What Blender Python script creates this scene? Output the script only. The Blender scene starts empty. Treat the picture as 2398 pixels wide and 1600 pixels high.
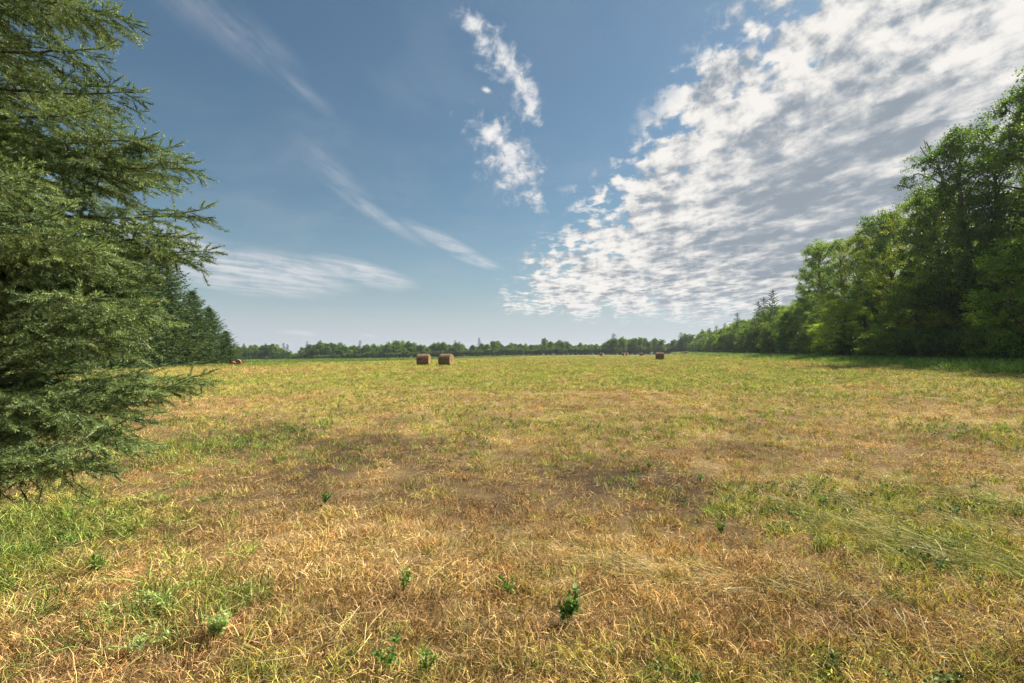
import bpy, math, random
import numpy as np
R = math.radians
sc = bpy.context.scene
C = sc.collection
rng = np.random.default_rng(7)

# ------------------------------------------------------------------ camera
CAMZ = 1.65
PITCH = R(1.27)
F = 1132.0                                    # focal length in photograph pixels
cam_d = bpy.data.cameras.new('camera'); cam = bpy.data.objects.new('camera', cam_d); C.objects.link(cam)
cam_d.sensor_width = 36.0; cam_d.lens = F / 2398.0 * 36.0
cam_d.clip_start = 0.05; cam_d.clip_end = 6000
cam.location = (0, 0, CAMZ); cam.rotation_euler = (R(90) + PITCH, 0, 0)
sc.camera = cam

def pxdir(px, py):
    x = (px - 1199.0) / F; v = (800.0 - py) / F
    d = np.array([x, math.cos(PITCH) - v * math.sin(PITCH), math.sin(PITCH) + v * math.cos(PITCH)])
    return d / np.linalg.norm(d)

# ------------------------------------------------------------------ light
SUN_AZ = R(60)        # to the right of straight ahead (+Y)
SUN_EL = R(46)
sun_d = bpy.data.lights.new('sun', 'SUN'); sun = bpy.data.objects.new('sun', sun_d); C.objects.link(sun)
sun_d.energy = 5.0; sun_d.angle = R(0.6); sun_d.color = (1.0, 0.93, 0.80)
sun.rotation_euler = (R(90) - SUN_EL, 0, -SUN_AZ + math.pi)
sun.rotation_euler = (R(90) - SUN_EL, 0, math.pi - SUN_AZ)
sc.view_settings.view_transform = 'Standard'; sc.view_settings.look = 'None'
sc.view_settings.exposure = 1.02; sc.view_settings.gamma = 1.0
sc.cycles.max_bounces = 5; sc.cycles.diffuse_bounces = 2; sc.cycles.transmission_bounces = 4
sc.cycles.transparent_max_bounces = 8; sc.cycles.volume_bounces = 0
sc.cycles.use_adaptive_sampling = True; sc.cycles.adaptive_threshold = 0.02

# ------------------------------------------------------------------ node helper
class NT:
    def __init__(s, tree): s.t = tree; s.n = tree.nodes; s.l = tree.links; s.n.clear()
    def new(s, typ, **kw):
        n = s.n.new(typ)
        for k, v in kw.items():
            if k == 'inp':
                for i, val in v.items(): s.set(n, i, val)
            else: setattr(n, k, v)
        return n
    def set(s, n, i, val):
        if isinstance(val, bpy.types.NodeSocket): s.l.new(val, n.inputs[i])
        else: n.inputs[i].default_value = val
    def m(s, op, a, b=None, c=None, clamp=False):
        n = s.n.new('ShaderNodeMath'); n.operation = op; n.use_clamp = clamp
        s.set(n, 0, a)
        if b is not None: s.set(n, 1, b)
        if c is not None: s.set(n, 2, c)
        return n.outputs[0]
    def vm(s, op, a, b=None, out=0):
        n = s.n.new('ShaderNodeVectorMath'); n.operation = op
        s.set(n, 0, a)
        if b is not None: s.set(n, 1, b)
        return n.outputs[out]
    def ramp(s, x, a, b, lo=0.0, hi=1.0, smooth=True):
        n = s.n.new('ShaderNodeMapRange'); n.interpolation_type = 'SMOOTHSTEP' if smooth else 'LINEAR'
        s.set(n, 0, x); n.inputs[1].default_value = a; n.inputs[2].default_value = b
        n.inputs[3].default_value = lo; n.inputs[4].default_value = hi
        return n.outputs[0]
    def mix(s, f, a, b, typ='MIX'):
        n = s.n.new('ShaderNodeMix'); n.data_type = 'RGBA'; n.blend_type = typ
        s.set(n, 0, f); s.set(n, 6, a); s.set(n, 7, b)
        return n.outputs[2]
    def noise(s, vec, scale, detail=4, rough=0.55, dist=0.0, lac=2.0):
        n = s.n.new('ShaderNodeTexNoise'); s.l.new(vec, n.inputs['Vector'])
        n.inputs['Scale'].default_value = scale; n.inputs['Detail'].default_value = detail
        n.inputs['Roughness'].default_value = rough; n.inputs['Distortion'].default_value = dist
        n.inputs['Lacunarity'].default_value = lac
        return n.outputs[0]

# ------------------------------------------------------------------ sky
world = bpy.data.worlds.new('World'); sc.world = world; world.use_nodes = True
def build_sky():
    g = NT(world.node_tree)
    out = g.new('ShaderNodeOutputWorld'); bg = g.new('ShaderNodeBackground'); g.l.new(bg.outputs[0], out.inputs[0])
    bg.inputs[1].default_value = 0.052
    sky = g.new('ShaderNodeTexSky'); sky.sky_type = 'NISHITA'; sky.sun_disc = False
    sky.sun_elevation = SUN_EL; sky.sun_rotation = SUN_AZ
    sky.air_density = 1.25; sky.dust_density = 1.0; sky.ozone_density = 1.6; sky.altitude = 600
    tc = g.new('ShaderNodeTexCoord'); D = tc.outputs['Generated']
    sep = g.new('ShaderNodeSeparateXYZ'); g.l.new(D, sep.inputs[0])
    X, Y, Z = sep.outputs
    # position on a flat cloud layer seen along this direction
    zc = g.m('MAXIMUM', Z, 0.015); zc = g.m('ADD', zc, 0.08)
    comb = g.new('ShaderNodeCombineXYZ'); g.set(comb, 0, g.m('DIVIDE', X, zc)); g.set(comb, 1, g.m('DIVIDE', Y, zc))
    P = comb.outputs[0]
    def plane(px, py):
        d = pxdir(px, py); z = max(d[2], .015) + .08
        return np.array([d[0] / z, d[1] / z])
    def along(p, q, sx, sy):            # coordinates with x along the streak p->q
        a = plane(*q) - plane(*p); an = math.atan2(a[1], a[0])
        n = g.new('ShaderNodeMapping', vector_type='POINT')
        r = g.new('ShaderNodeVectorRotate', rotation_type='Z_AXIS'); g.l.new(P, r.inputs[0]); r.inputs['Angle'].default_value = -an
        g.l.new(r.outputs[0], n.inputs[0]); n.inputs[3].default_value = (sx, sy, 1)
        return n.outputs[0]
    def half(p, q, ref, off=0.0):       # signed distance to a great circle through two directions
        n = np.cross(pxdir(*p), pxdir(*q)); n /= np.linalg.norm(n)
        if n @ pxdir(*ref) < 0: n = -n
        return g.m('ADD', g.vm('DOT_PRODUCT', D, tuple(n), out=1), off)
    def ell(cx, cy, ex, ey, w):         # elongated patch: centre px, end-of-long-axis px, half width px
        c = pxdir(cx, cy); e = pxdir(ex, ey)
        a = e - c * (e @ c); L = np.linalg.norm(a); a /= L; b = np.cross(c, a)
        W = w / F * c[1]
        s = g.m('DIVIDE', g.vm('DOT_PRODUCT', D, tuple(a), out=1), L)
        t = g.m('DIVIDE', g.vm('DOT_PRODUCT', D, tuple(b), out=1), W)
        r = g.m('ADD', g.m('MULTIPLY', s, s), g.m('MULTIPLY', t, t))
        v = g.m('SUBTRACT', 1.0, g.m('SQRT', r))
        back = g.m('LESS_THAN', g.vm('DOT_PRODUCT', D, tuple(c), out=1), 0.2)
        return g.m('SUBTRACT', v, g.m('MULTIPLY', back, 9.0))
    # large wobble so no edge is straight
    wob = g.noise(P, 2.2, 5, 0.6)
    wob2 = g.noise(D, 9.0, 4, 0.6)
    wv = g.m('SUBTRACT', g.m('ADD', g.m('MULTIPLY', wob, .6), g.m('MULTIPLY', wob2, .9)), .75)
    # --- the big altocumulus sheet on the right
    h1 = half((1325, 500), (1780, -60), (2000, 300))
    h3 = half((1300, 748), (1800, 775), (1800, 500), 0.0)
    hA = half((1185, 618), (1480, 515), (1500, 600))
    hB = half((1200, 600), (1500, 762), (1500, 600))
    sheet = g.m('MINIMUM', h1, g.m('MULTIPLY', h3, 2.5))
    tong = g.m('MINIMUM', hA, hB)
    tong = g.m('MINIMUM', g.m('MULTIPLY', tong, 2.2), g.m('MULTIPLY', h3, 2.5))
    dens = g.m('MAXIMUM', sheet, tong)
    dens = g.m('ADD', dens, g.m('MULTIPLY', wv, 0.16))
    # cells: warped, flattened along the wind
    Q = along((1500, 520), (2300, 60), 0.95, 1.05)
    nw = g.new('ShaderNodeTexNoise'); g.l.new(Q, nw.inputs['Vector']); nw.inputs['Scale'].default_value = 5.0; nw.inputs['Detail'].default_value = 4
    warp = g.vm('MULTIPLY', g.vm('SUBTRACT', nw.outputs[1], (.5, .5, .5)), (0.10, 0.10, 0.0))
    Qw = g.vm('ADD', Q, warp)
    cells = g.noise(Qw, 8.5, 6, 0.56, 0.1)
    fine = g.noise(Qw, 26.0, 5, 0.6, 0.1)
    fineD = g.noise(D, 27.0, 5, 0.58, 0.25)
    fineE = g.noise(g.vm('ADD', D, (.010, .002, .013)), 27.0, 5, 0.58, 0.25)
    big = g.noise(Qw, 3.2, 5, 0.55, 0.3)
    c = g.m('ADD', g.m('MULTIPLY', cells, 0.45), g.m('MULTIPLY', fineD, 0.42))
    c = g.m('ADD', c, g.m('MULTIPLY', big, 0.28))          # mean about .57
    inner = g.ramp(dens, -0.02, 0.36, 0.0, 1.0, smooth=False)
    thr = g.m('SUBTRACT', 0.585, g.m('MULTIPLY', inner, 0.42))
    a_sheet = g.m('SUBTRACT', c, thr)
    a_sheet = g.ramp(a_sheet, 0.0, 0.12)
    a_sheet = g.m('MULTIPLY', a_sheet, g.ramp(dens, -0.03, 0.05))
    # --- centre puffs
    puffs = None
    for e in [(1115, 60, 1165, 95, 30), (1165, 130, 1215, 205, 42), (1212, 190, 1250, 270, 40), (1240, 240, 1262, 300, 30),
              (1155, 320, 1225, 350, 52), (1200, 385, 1255, 465, 72), (1252, 468, 1270, 510, 26), (1140, 212, 1155, 220, 8)]:
        v = ell(*e); puffs = v if puffs is None else g.m('MAXIMUM', puffs, v)
    cp = g.noise(P, 9.0, 7, 0.62, 0.5)
    cp2 = g.noise(D, 42.0, 5, 0.6, 0.4)
    pv = g.m('ADD', puffs, g.m('MULTIPLY', g.m('SUBTRACT', g.m('ADD', g.m('MULTIPLY', cp, .6), g.m('MULTIPLY', cp2, .9)), .75), 3.0))
    a_puff = g.ramp(pv, -0.05, 1.0, 0.0, 0.95)
    # --- thin cirrus
    ci = None
    for e, k in [((560, 80, 720, 190, 60), .45), ((470, 20, 640, 120, 75), .35), ((700, 205, 800, 290, 26), .40), ((780, 400, 880, 500, 40), .42),
                 ((880, 500, 1000, 575, 20), .60), ((1040, 565, 1150, 620, 20), .85), ((1120, 612, 1190, 632, 14), .75),
                 ((610, 640, 850, 665, 62), 1.0), ((430, 590, 640, 640, 60), .9), ((850, 640, 985, 676, 30), .95), ((700, 780, 760, 784, 8), .75), ((862, 787, 888, 789, 7), .7)]:
        v = g.m('MULTIPLY', g.m('MAXIMUM', g.m('ADD', ell(*e), 0.12), 0.0), k); ci = v if ci is None else g.m('MAXIMUM', ci, v)
    Qc = along((450, 40), (1100, 600), 0.35, 2.2)
    Qd = along((420, 600), (960, 680), 1.2, 4.0)
    f1 = g.noise(Qc, 6.0, 7, 0.65, 0.5); f2 = g.noise(Qd, 1.6, 7, 0.62, 0.4); f3 = g.noise(D, 30.0, 4, .6, .3)
    low = g.ramp(Z, 0.22, 0.30)
    fm = g.m('ADD', g.m('MULTIPLY', f1, low), g.m('MULTIPLY', f2, g.m('SUBTRACT', 1.0, low)))
    fm = g.m('ADD', g.m('MULTIPLY', fm, .75), g.m('MULTIPLY', f3, .25))
    a_ci = g.m('MULTIPLY', g.ramp(ci, 0.0, 0.7), g.ramp(fm, 0.30, 0.68))
    a_ci = g.m('MULTIPLY', a_ci, g.ramp(Z, .16, .34, .85, .42))
    # broad faint veil
    a_veil = g.m('MULTIPLY', g.ramp(g.noise(P, 1.3, 5, .6, .4), .42, .8), .18)
    # --- cloud brightness
    Qs = along((1500, 520), (2300, 60), 0.75, 1.05)
    shade = g.noise(g.vm('ADD', Qs, warp), 3.8, 5, 0.55, 0.1)
    shade2 = g.noise(g.vm('ADD', Qs, g.vm('ADD', warp, (.02, .04, 0))), 8.9, 6, 0.56, 0.1)
    relief = g.m('SUBTRACT', cells, shade2)
    # the sheet is thickest, and so greyest, in the lower middle
    gy = ell(1950, 480, 2420, 300, 190)
    gy = g.ramp(gy, -0.9, 0.7)
    b = g.m('ADD', g.m('MULTIPLY', shade, 1.5), g.m('MULTIPLY', relief, g.m('SUBTRACT', 1.1, g.m('MULTIPLY', gy, .45))))
    b = g.m('ADD', b, g.m('MULTIPLY', g.m('SUBTRACT', fineD, fineE), g.m('SUBTRACT', 1.3, g.m('MULTIPLY', gy, .9))))
    b = g.m('SUBTRACT', b, g.m('MULTIPLY', gy, 0.34))
    b = g.ramp(b, 0.25, 0.98, 0.0, 1.0)
    ccol = g.mix(b, (2.9, 3.4, 3.95, 1), (8.9, 8.6, 8.2, 1))
    skyc = g.mix(1.0, sky.outputs[0], (0.70, 0.82, 0.79, 1), 'MULTIPLY')
    # pale dusty air low down
    hz = g.ramp(Z, -0.02, 0.30, 1.0, 0.0)
    skyc = g.mix(g.m('MULTIPLY', hz, 0.55), skyc, (4.1, 4.8, 5.9, 1))
    col = g.mix(a_veil, skyc, (5.2, 5.3, 5.6, 1))
    col = g.mix(a_ci, col, (7.4, 7.3, 7.5, 1))
    col = g.mix(a_puff, col, g.mix(g.ramp(pv, .2, 1.6), (5.2, 5.6, 6.1, 1), (9.2, 9.0, 8.8, 1)))
    col = g.mix(a_sheet, col, ccol)
    # low haze over the foot of the sheet
    hz2 = g.ramp(Z, 0.0, 0.13, 1.0, 0.0)
    col = g.mix(g.m('MULTIPLY', hz2, 0.7), col, (6.0, 6.4, 7.2, 1))
    g.l.new(col, bg.inputs[0])
build_sky()
world.cycles.sampling_method = 'MANUAL'; world.cycles.sample_map_resolution = 512

# ------------------------------------------------------------------ small maths
def sstep(a, b, x):
    t = np.clip((np.asarray(x, float) - a) / (b - a), 0, 1); return t * t * (3 - 2 * t)
_perm = np.random.default_rng(3).random((256, 256))
def vnoise(x, y):
    xi = np.floor(x).astype(int); yi = np.floor(y).astype(int); fx = x - xi; fy = y - yi
    fx = fx * fx * (3 - 2 * fx); fy = fy * fy * (3 - 2 * fy)
    def h(i, j): return _perm[i % 256, j % 256]
    return (h(xi, yi) * (1 - fx) + h(xi + 1, yi) * fx) * (1 - fy) + (h(xi, yi + 1) * (1 - fx) + h(xi + 1, yi + 1) * fx) * fy
def fbm(x, y, o=4):
    s = 0; a = .5; t = 0
    for k in range(o):
        s = s + a * vnoise(x + 17.3 * k, y - 9.1 * k); t += a; a *= .5; x = x * 2.03; y = y * 2.03
    return s / t
def treeline(x, y): return (x - 36) * 0.963 - (y - 37.5) * 0.27       # metres behind the front of the wood on the right
def terr(x, y):
    x = np.asarray(x, float); y = np.asarray(y, float)
    u = x / np.maximum(y, 60)
    A = np.interp(u, [-.6, -.53, -.27, -.1, .05, .2, .4], [-5.5, -5.35, -2.9, -1.4, -.55, -.1, 0])
    s1 = sstep(55, 330, y)
    B = .9 * sstep(-30, -2, treeline(x, y)) * (1 - .5 * s1)
    n = .10 * (fbm(x / 9 + 40, y / 9 + 40, 3) - .5) * sstep(0, 10, np.hypot(x, y))
    return A * s1 + B + n
def ground_px(px, py):
    d = pxdir(px, py); t = 1.0; z = 0.0
    for k in range(40):
        t = (z - CAMZ) / d[2]; t = min(max(t, .5), 400)
        z = .5 * z + .5 * float(terr(d[0] * t, d[1] * t))
    return d[0] * t, d[1] * t

# ------------------------------------------------------------------ mesh helpers
def mesh(name, V, faces, mats, tone=None, midx=None, smooth=False, parent=None, link=True, loc=None, fcol=None):
    """faces: list of int arrays (n,3) or (n,4); tone: per-face floats in the same order"""
    me = bpy.data.meshes.new(name); V = np.asarray(V, np.float32)
    me.vertices.add(len(V)); me.vertices.foreach_set('co', V.ravel())
    faces = [np.asarray(f, np.int32) for f in faces if len(f)]
    tot = np.concatenate([np.full(len(f), f.shape[1], np.int32) for f in faces])
    idx = np.concatenate([f.ravel() for f in faces])
    me.loops.add(len(idx)); me.loops.foreach_set('vertex_index', idx)
    me.polygons.add(len(tot)); st = np.zeros(len(tot), np.int32); st[1:] = np.cumsum(tot)[:-1]
    me.polygons.foreach_set('loop_start', st)
    try: me.polygons.foreach_set('loop_total', tot)
    except Exception: pass
    for m in (mats if isinstance(mats, (list, tuple)) else [mats]): me.materials.append(m)
    if midx is not None: me.polygons.foreach_set('material_index', np.asarray(midx, np.int32))
    if smooth: me.polygons.foreach_set('use_smooth', np.ones(len(tot), bool))
    me.update(calc_edges=True)
    if tone is not None:
        a = me.attributes.new('tone', 'FLOAT', 'FACE'); a.data.foreach_set('value', np.asarray(tone, np.float32))
    if fcol is not None:
        a = me.attributes.new('tint', 'FLOAT_COLOR', 'POINT'); c = np.ones((len(V), 4), np.float32); c[:, :3] = fcol
        a.data.foreach_set('color', c.ravel())
    o = bpy.data.objects.new(name, me)
    if link: C.objects.link(o)
    if parent: o.parent = parent
    if loc is not None: o.location = loc
    return o
def tag(o, label=None, cat=None, group=None, kind=None):
    if label: o['label'] = label
    if cat: o['category'] = cat
    if group: o['group'] = group
    if kind: o['kind'] = kind
    return o
def empty(name, loc=(0, 0, 0), rz=0.0, s=1.0):
    o = bpy.data.objects.new(name, None); C.objects.link(o); o.empty_display_size = .3
    o.location = loc; o.rotation_euler = (0, 0, rz); o.scale = (s, s, s) if not hasattr(s, '__len__') else s
    return o
def norm(a): return a / np.maximum(np.linalg.norm(a, axis=-1, keepdims=True), 1e-9)
def rvec(n, r=rng): return norm(r.normal(size=(n, 3)))
def rhombs(Cn, Dn, L, W, r=rng, flat=None, flatk=0.0, mid=.45):
    """leaf shaped quads from base point Cn along Dn"""
    n = len(Cn); N = rvec(n, r)
    if flat is not None: N = norm(N * (1 - flatk) + flat * flatk)
    S = norm(np.cross(Dn, N)); L = np.broadcast_to(L, (n,))[:, None]; W = np.broadcast_to(W, (n,))[:, None]
    m = Cn + Dn * L * mid
    V = np.stack([Cn, m + S * W * .5, Cn + Dn * L, m - S * W * .5], 1).reshape(-1, 3)
    return V, np.arange(n * 4).reshape(-1, 4)
def blades(B, Dn, L, W, bend, r=rng, droop=0.0):
    """grass blades: base, direction, length, width, bend vector -> 1 quad + 1 tri each"""
    n = len(B); L = np.broadcast_to(L, (n,))[:, None]; W = np.broadcast_to(W, (n,))[:, None]
    S = norm(np.cross(Dn, rvec(n, r)))
    m = B + Dn * L * .5 + bend * L * .12; t = B + Dn * L * .95 + bend * L * .5
    t[:, 2] = np.maximum(t[:, 2], .002)
    V = np.stack([B - S * W * .5, B + S * W * .5, m - S * W * .4, m + S * W * .4, t], 1).reshape(-1, 3)
    i = np.arange(n)[:, None] * 5
    return V, i + np.array([[0, 1, 3, 2]]), i + np.array([[2, 3, 4]])
def tube(P, rad, k=6):
    P = np.asarray(P, float); n = len(P); T = norm(np.gradient(P, axis=0))
    a = np.array([1., 0, 0]) if abs(T[0][0]) < .8 else np.array([0, 1., 0])
    U = norm(np.cross(T, a)); Wv = np.cross(T, U)
    th = np.arange(k) / k * 2 * math.pi
    ring = U[:, None, :] * np.cos(th)[None, :, None] + Wv[:, None, :] * np.sin(th)[None, :, None]
    V = (P[:, None, :] + ring * np.asarray(rad)[:, None, None]).reshape(-1, 3)
    f = []
    for i in range(n - 1):
        for j in range(k): f.append([i * k + j, i * k + (j + 1) % k, (i + 1) * k + (j + 1) % k, (i + 1) * k + j])
    return V, np.array(f)
class Acc:
    def __init__(s): s.V = []; s.F = {}; s.n = 0
    def add(s, V, *Fs):
        for f in Fs:
            f = np.asarray(f); s.F.setdefault(f.shape[1], []).append(f + s.n)
        s.V.append(V); s.n += len(V)
    def get(s): return np.concatenate(s.V), [np.concatenate(s.F[k]) for k in sorted(s.F)]

# ------------------------------------------------------------------ materials
def principled(name, col, rough=.8, spec=.2):
    m = bpy.data.materials.new(name); m.use_nodes = True; g = NT(m.node_tree)
    o = g.new('ShaderNodeOutputMaterial'); p = g.new('ShaderNodeBsdfPrincipled'); g.l.new(p.outputs[0], o.inputs[0])
    g.set(p, 'Base Color', col if isinstance(col, bpy.types.NodeSocket) else (*col, 1)); p.inputs['Roughness'].default_value = rough
    p.inputs['Specular IOR Level'].default_value = spec
    return m, g, p
def leafy(name, colf, trans=.35, rough=.5, spec=.25, tboost=(1.25, 1.35, .6)):
    """two-sided leaf: glossy/diffuse plus translucency; colf(g) -> colour socket"""
    m = bpy.data.materials.new(name); m.use_nodes = True; g = NT(m.node_tree)
    o = g.new('ShaderNodeOutputMaterial'); p = g.new('ShaderNodeBsdfPrincipled'); p.inputs['Roughness'].default_value = rough
    p.inputs['Specular IOR Level'].default_value = spec
    col = colf(g); g.set(p, 'Base Color', col)
    t = g.new('ShaderNodeBsdfTranslucent'); g.set(t, 0, g.mix(1.0, col, (*tboost, 1), 'MULTIPLY'))
    mx = g.new('ShaderNodeMixShader'); mx.inputs[0].default_value = trans
    g.l.new(p.outputs[0], mx.inputs[1]); g.l.new(t.outputs[0], mx.inputs[2]); g.l.new(mx.outputs[0], o.inputs[0])
    return m
def tone_attr(g, name='tone', typ='GEOMETRY', out=2):
    a = g.new('ShaderNodeAttribute'); a.attribute_name = name; a.attribute_type = typ; return a.outputs[out]
def col_grass(g):
    tint = tone_attr(g, 'tint', 'INSTANCER', 0); t = tone_attr(g)
    v = g.m('ADD', .18, g.m('MULTIPLY', g.m('POWER', t, 2.1), 3.0))
    c = g.new('ShaderNodeCombineColor'); 
    for i in range(3): g.set(c, i, v)
    c1 = g.mix(1.0, tint, c.outputs[0], 'MULTIPLY')
    return g.mix(g.ramp(t, .75, 1.0, 0, .35), c1, (.55, .44, .22, 1))
M_grass = leafy('grass_blades', col_grass, .18, .55, .2, (1.1, 1.1, .7))
def col_obj(lo, hi, old=None):
    def f(g):
        t = tone_attr(g); oi = g.new('ShaderNodeObjectInfo')
        c = g.mix(t, (*lo, 1), (*hi, 1))
        c = g.mix(1.0, c, oi.outputs['Color'], 'MULTIPLY')
        if old: c = g.mix(g.ramp(t, .93, 1.0, 0, .6), c, (*old, 1))
        return c
    return f
M_leaf = leafy('broad_leaves', col_obj((.035, .070, .022), (.25, .33, .075)), .42, .5, .25, (1.6, 1.7, .5))
M_needle_far = leafy('spruce_foliage', col_obj((.035, .075, .028), (.12, .19, .065)), .22, .6, .2, (1.2, 1.3, .7))
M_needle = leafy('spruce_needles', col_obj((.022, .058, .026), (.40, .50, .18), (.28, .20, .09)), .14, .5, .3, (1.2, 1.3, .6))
def bark(name, c0, c1, sc_=6):
    m, g, p = principled(name, c0, .9, .1)
    tc = g.new('ShaderNodeTexCoord'); mp = g.new('ShaderNodeMapping'); g.l.new(tc.outputs['Object'], mp.inputs[0]); mp.inputs[3].default_value = (1, 1, .25)
    n = g.noise(mp.outputs[0], sc_, 5, .6); g.set(p, 'Base Color', g.mix(g.ramp(n, .3, .7), (*c0, 1), (*c1, 1)))
    b = g.new('ShaderNodeBump'); b.inputs[0].default_value = .6; g.l.new(n, b.inputs['Height']); g.l.new(b.outputs[0], p.inputs['Normal'])
    return m
M_bark = bark('grey_brown_bark', (.07, .058, .045), (.15, .125, .10))
M_sbark = bark('spruce_bark', (.07, .045, .03), (.16, .11, .075), 14)
M_dead = bark('bare_grey_wood', (.20, .17, .15), (.34, .30, .27))

# ------------------------------------------------------------------ colour of the field (its plants, not its light)
BL = []      # soft patches given as places on the ground: x, y, rx, ry, green, soil
for px, py, rx, ry, gr, so in [
    (20, 1240, 230, 90, .60, -.1), (0, 1380, 170, 60, .45, 0), (430, 1350, 110, 50, .3, 0), (520, 1025, 220, 40, .45, .35),
    (2030, 1580, 260, 60, .65, -.1), (1650, 1590, 200, 40, .25, 0), (700, 1540, 180, 60, .45, 0), (1130, 1570, 180, 40, .35, 0), (300, 1480, 160, 60, .3, 0),
    (2200, 1300, 260, 60, .75, 0), (2050, 1180, 420, 60, .45, .1), (1700, 1180, 220, 50, .4, .1), (1250, 1000, 260, 25, .45, 0),
    (1650, 1000, 300, 30, .3, 0), (2250, 1010, 160, 30, .45, 0), (700, 1030, 250, 40, -.1, .35), (1250, 1180, 450, 70, -.05, .50),
    (1000, 1080, 380, 45, -.10, .40), (1500, 1120, 260, 40, -.05, .35), (1300, 1335, 350, 50, -.35, -.35), (650, 1320, 330, 120, -.35, -.3), (1000, 1450, 300, 80, -.2, -.1),
    (1470, 925, 130, 14, -.55, -.1), (450, 955, 130, 30, -.4, 0), (2150, 925, 120, 10, -.2, .1), (1700, 890, 200, 10, .25, 0), (900, 885, 320, 14, .25, 0),
    (650, 868, 260, 7, -.6, -.3), (1050, 866, 120, 4, -.5, -.3), (2100, 897, 140, 5, -.4, -.1), (1900, 880, 120, 8, .2, 0), (2200, 1480, 230, 60, -.2, 0)]:
    x, y = ground_px(px, py); d = y
    BL.append((x, y, rx * d / F, ry * d * d / (1.6 * F), gr, so))
def field(x, y):
    """green share, bare-soil share, straw lightness"""
    d = np.hypot(x, y)
    g = np.interp(d, [2, 4, 8, 14, 25, 60, 110, 300], [.20, .22, .33, .52, .78, .80, .72, .66])
    s = np.interp(d, [2, 4, 6, 10, 16, 40], [.15, .25, .45, .38, .18, .06])
    g = g + 1.1 * (fbm(x / 1.5, y / 2.4 + 5, 4) - .5) + .55 * (fbm(x / 7 + 3, y / 16, 3) - .5) * sstep(8, 20, d)
    # swaths left by the mower, running up the field
    w = x * .93 - y * .36
    g = g + .26 * np.sin(w * 2 * math.pi / 5.2 + 1.5 * (fbm(x / 12, y / 12, 2) - .5) * 6) * sstep(14, 40, d)
    s = s + 1.3 * (fbm(x / .9 + 60, y / 1.3, 4) - .5)
    for bx, by, rx, ry, gr, so in BL:
        k = np.exp(-(((x - bx) / rx) ** 2 + ((y - by) / ry) ** 2)); g = g + gr * k; s = s + so * k
    l = fbm(x / .9 + 90, y / .9, 4)
    return np.clip(g, 0, 1), np.clip(s, 0, 1), l
def crop_edge(x, y):     # the uncut strip beyond the mown field, far left
    u = x / np.maximum(y, 20); db = np.interp(u, [-.9, -.53, -.27, -.17, 0, .05, .12], [66, 71, 93, 125, 230, 330, 400])
    return sstep(-3, 3, y - db)
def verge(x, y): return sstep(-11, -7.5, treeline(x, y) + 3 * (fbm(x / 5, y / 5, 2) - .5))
STRAW = np.array([.82, .58, .25]); STRAWD = np.array([.44, .28, .115]); SOIL = np.array([.085, .058, .036])
YG = np.array([.46, .50, .10]); GR = np.array([.16, .30, .05]); 
def build_ground():
    n = 420; t = np.linspace(-1, 1, n); s = np.sinh(t * 6.2) / math.sinh(6.2)
    gx = s * 1500; ty = np.linspace(-1, 1, n); gy = np.sinh(ty * 6.2) / math.sinh(6.2) * 1500 + 4
    Xg, Yg = np.meshgrid(gx, gy); X = Xg.ravel(); Y = Yg.ravel(); Z = terr(X, Y)
    g, so, l = field(X, Y); d = np.hypot(X, Y)
    far = sstep(8, 40, d)[:, None]
    straw = STRAWD + (STRAW - STRAWD) * np.clip(l * 1.6 - .3, 0, 1)[:, None]
    grn = (GR * .35 + YG * .65) * .52
    cf = straw * .46 * (1 - g[:, None] ** .8) + grn * g[:, None] ** .8
    cn = SOIL * (1 - .45 * (1 - so[:, None])) + straw * .45 * (1 - so[:, None])
    col = cn * (1 - far) + cf * far
    ce = crop_edge(X, Y)[:, None]; col = col * (1 - ce) + np.array([.13, .21, .04]) * ce
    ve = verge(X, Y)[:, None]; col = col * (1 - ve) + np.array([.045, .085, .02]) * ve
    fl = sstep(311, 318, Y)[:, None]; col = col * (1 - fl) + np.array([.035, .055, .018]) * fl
    i = np.arange(n * n).reshape(n, n)
    f = np.stack([i[:-1, :-1], i[:-1, 1:], i[1:, 1:], i[1:, :-1]], -1).reshape(-1, 4)
    m, gg, p = principled('field_ground', (.2, .15, .1), .95, .05)
    a = tone_attr(gg, 'tint', 'GEOMETRY', 0); geo = gg.new('ShaderNodeNewGeometry'); pos = geo.outputs['Position']
    n1 = gg.noise(pos, 3.0, 8, .65); n2 = gg.noise(pos, 38.0, 5, .7); mp = gg.vm('MULTIPLY', pos, (1, .4, 1)); n3 = gg.noise(mp, .7, 6, .6)
    v = gg.m('ADD', gg.m('MULTIPLY', n1, .9), gg.m('MULTIPLY', n2, .9)); v = gg.m('ADD', v, gg.m('MULTIPLY', n3, .5))
    v = gg.ramp(v, .75, 1.55, .50, 1.45, smooth=False)
    c = gg.new('ShaderNodeCombineColor'); [gg.set(c, k, v) for k in range(3)]
    col2 = gg.mix(1.0, a, c.outputs[0], 'MULTIPLY')
    col2 = gg.mix(gg.ramp(gg.noise(pos, 1.7, 8, .7), .5, .75, 0, .35), col2, (.42, .33, .13, 1))
    gg.set(p, 'Base Color', col2)
    b = gg.new('ShaderNodeBump'); b.inputs[0].default_value = .8; b.inputs[1].default_value = .05; gg.l.new(gg.m('ADD', n1, n2), b.inputs['Height']); gg.l.new(b.outputs[0], p.inputs['Normal'])
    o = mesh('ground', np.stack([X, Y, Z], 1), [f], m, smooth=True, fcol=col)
    tag(o, kind='structure', label='mown hay field sloping away to the far tree line')
build_ground()

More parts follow.
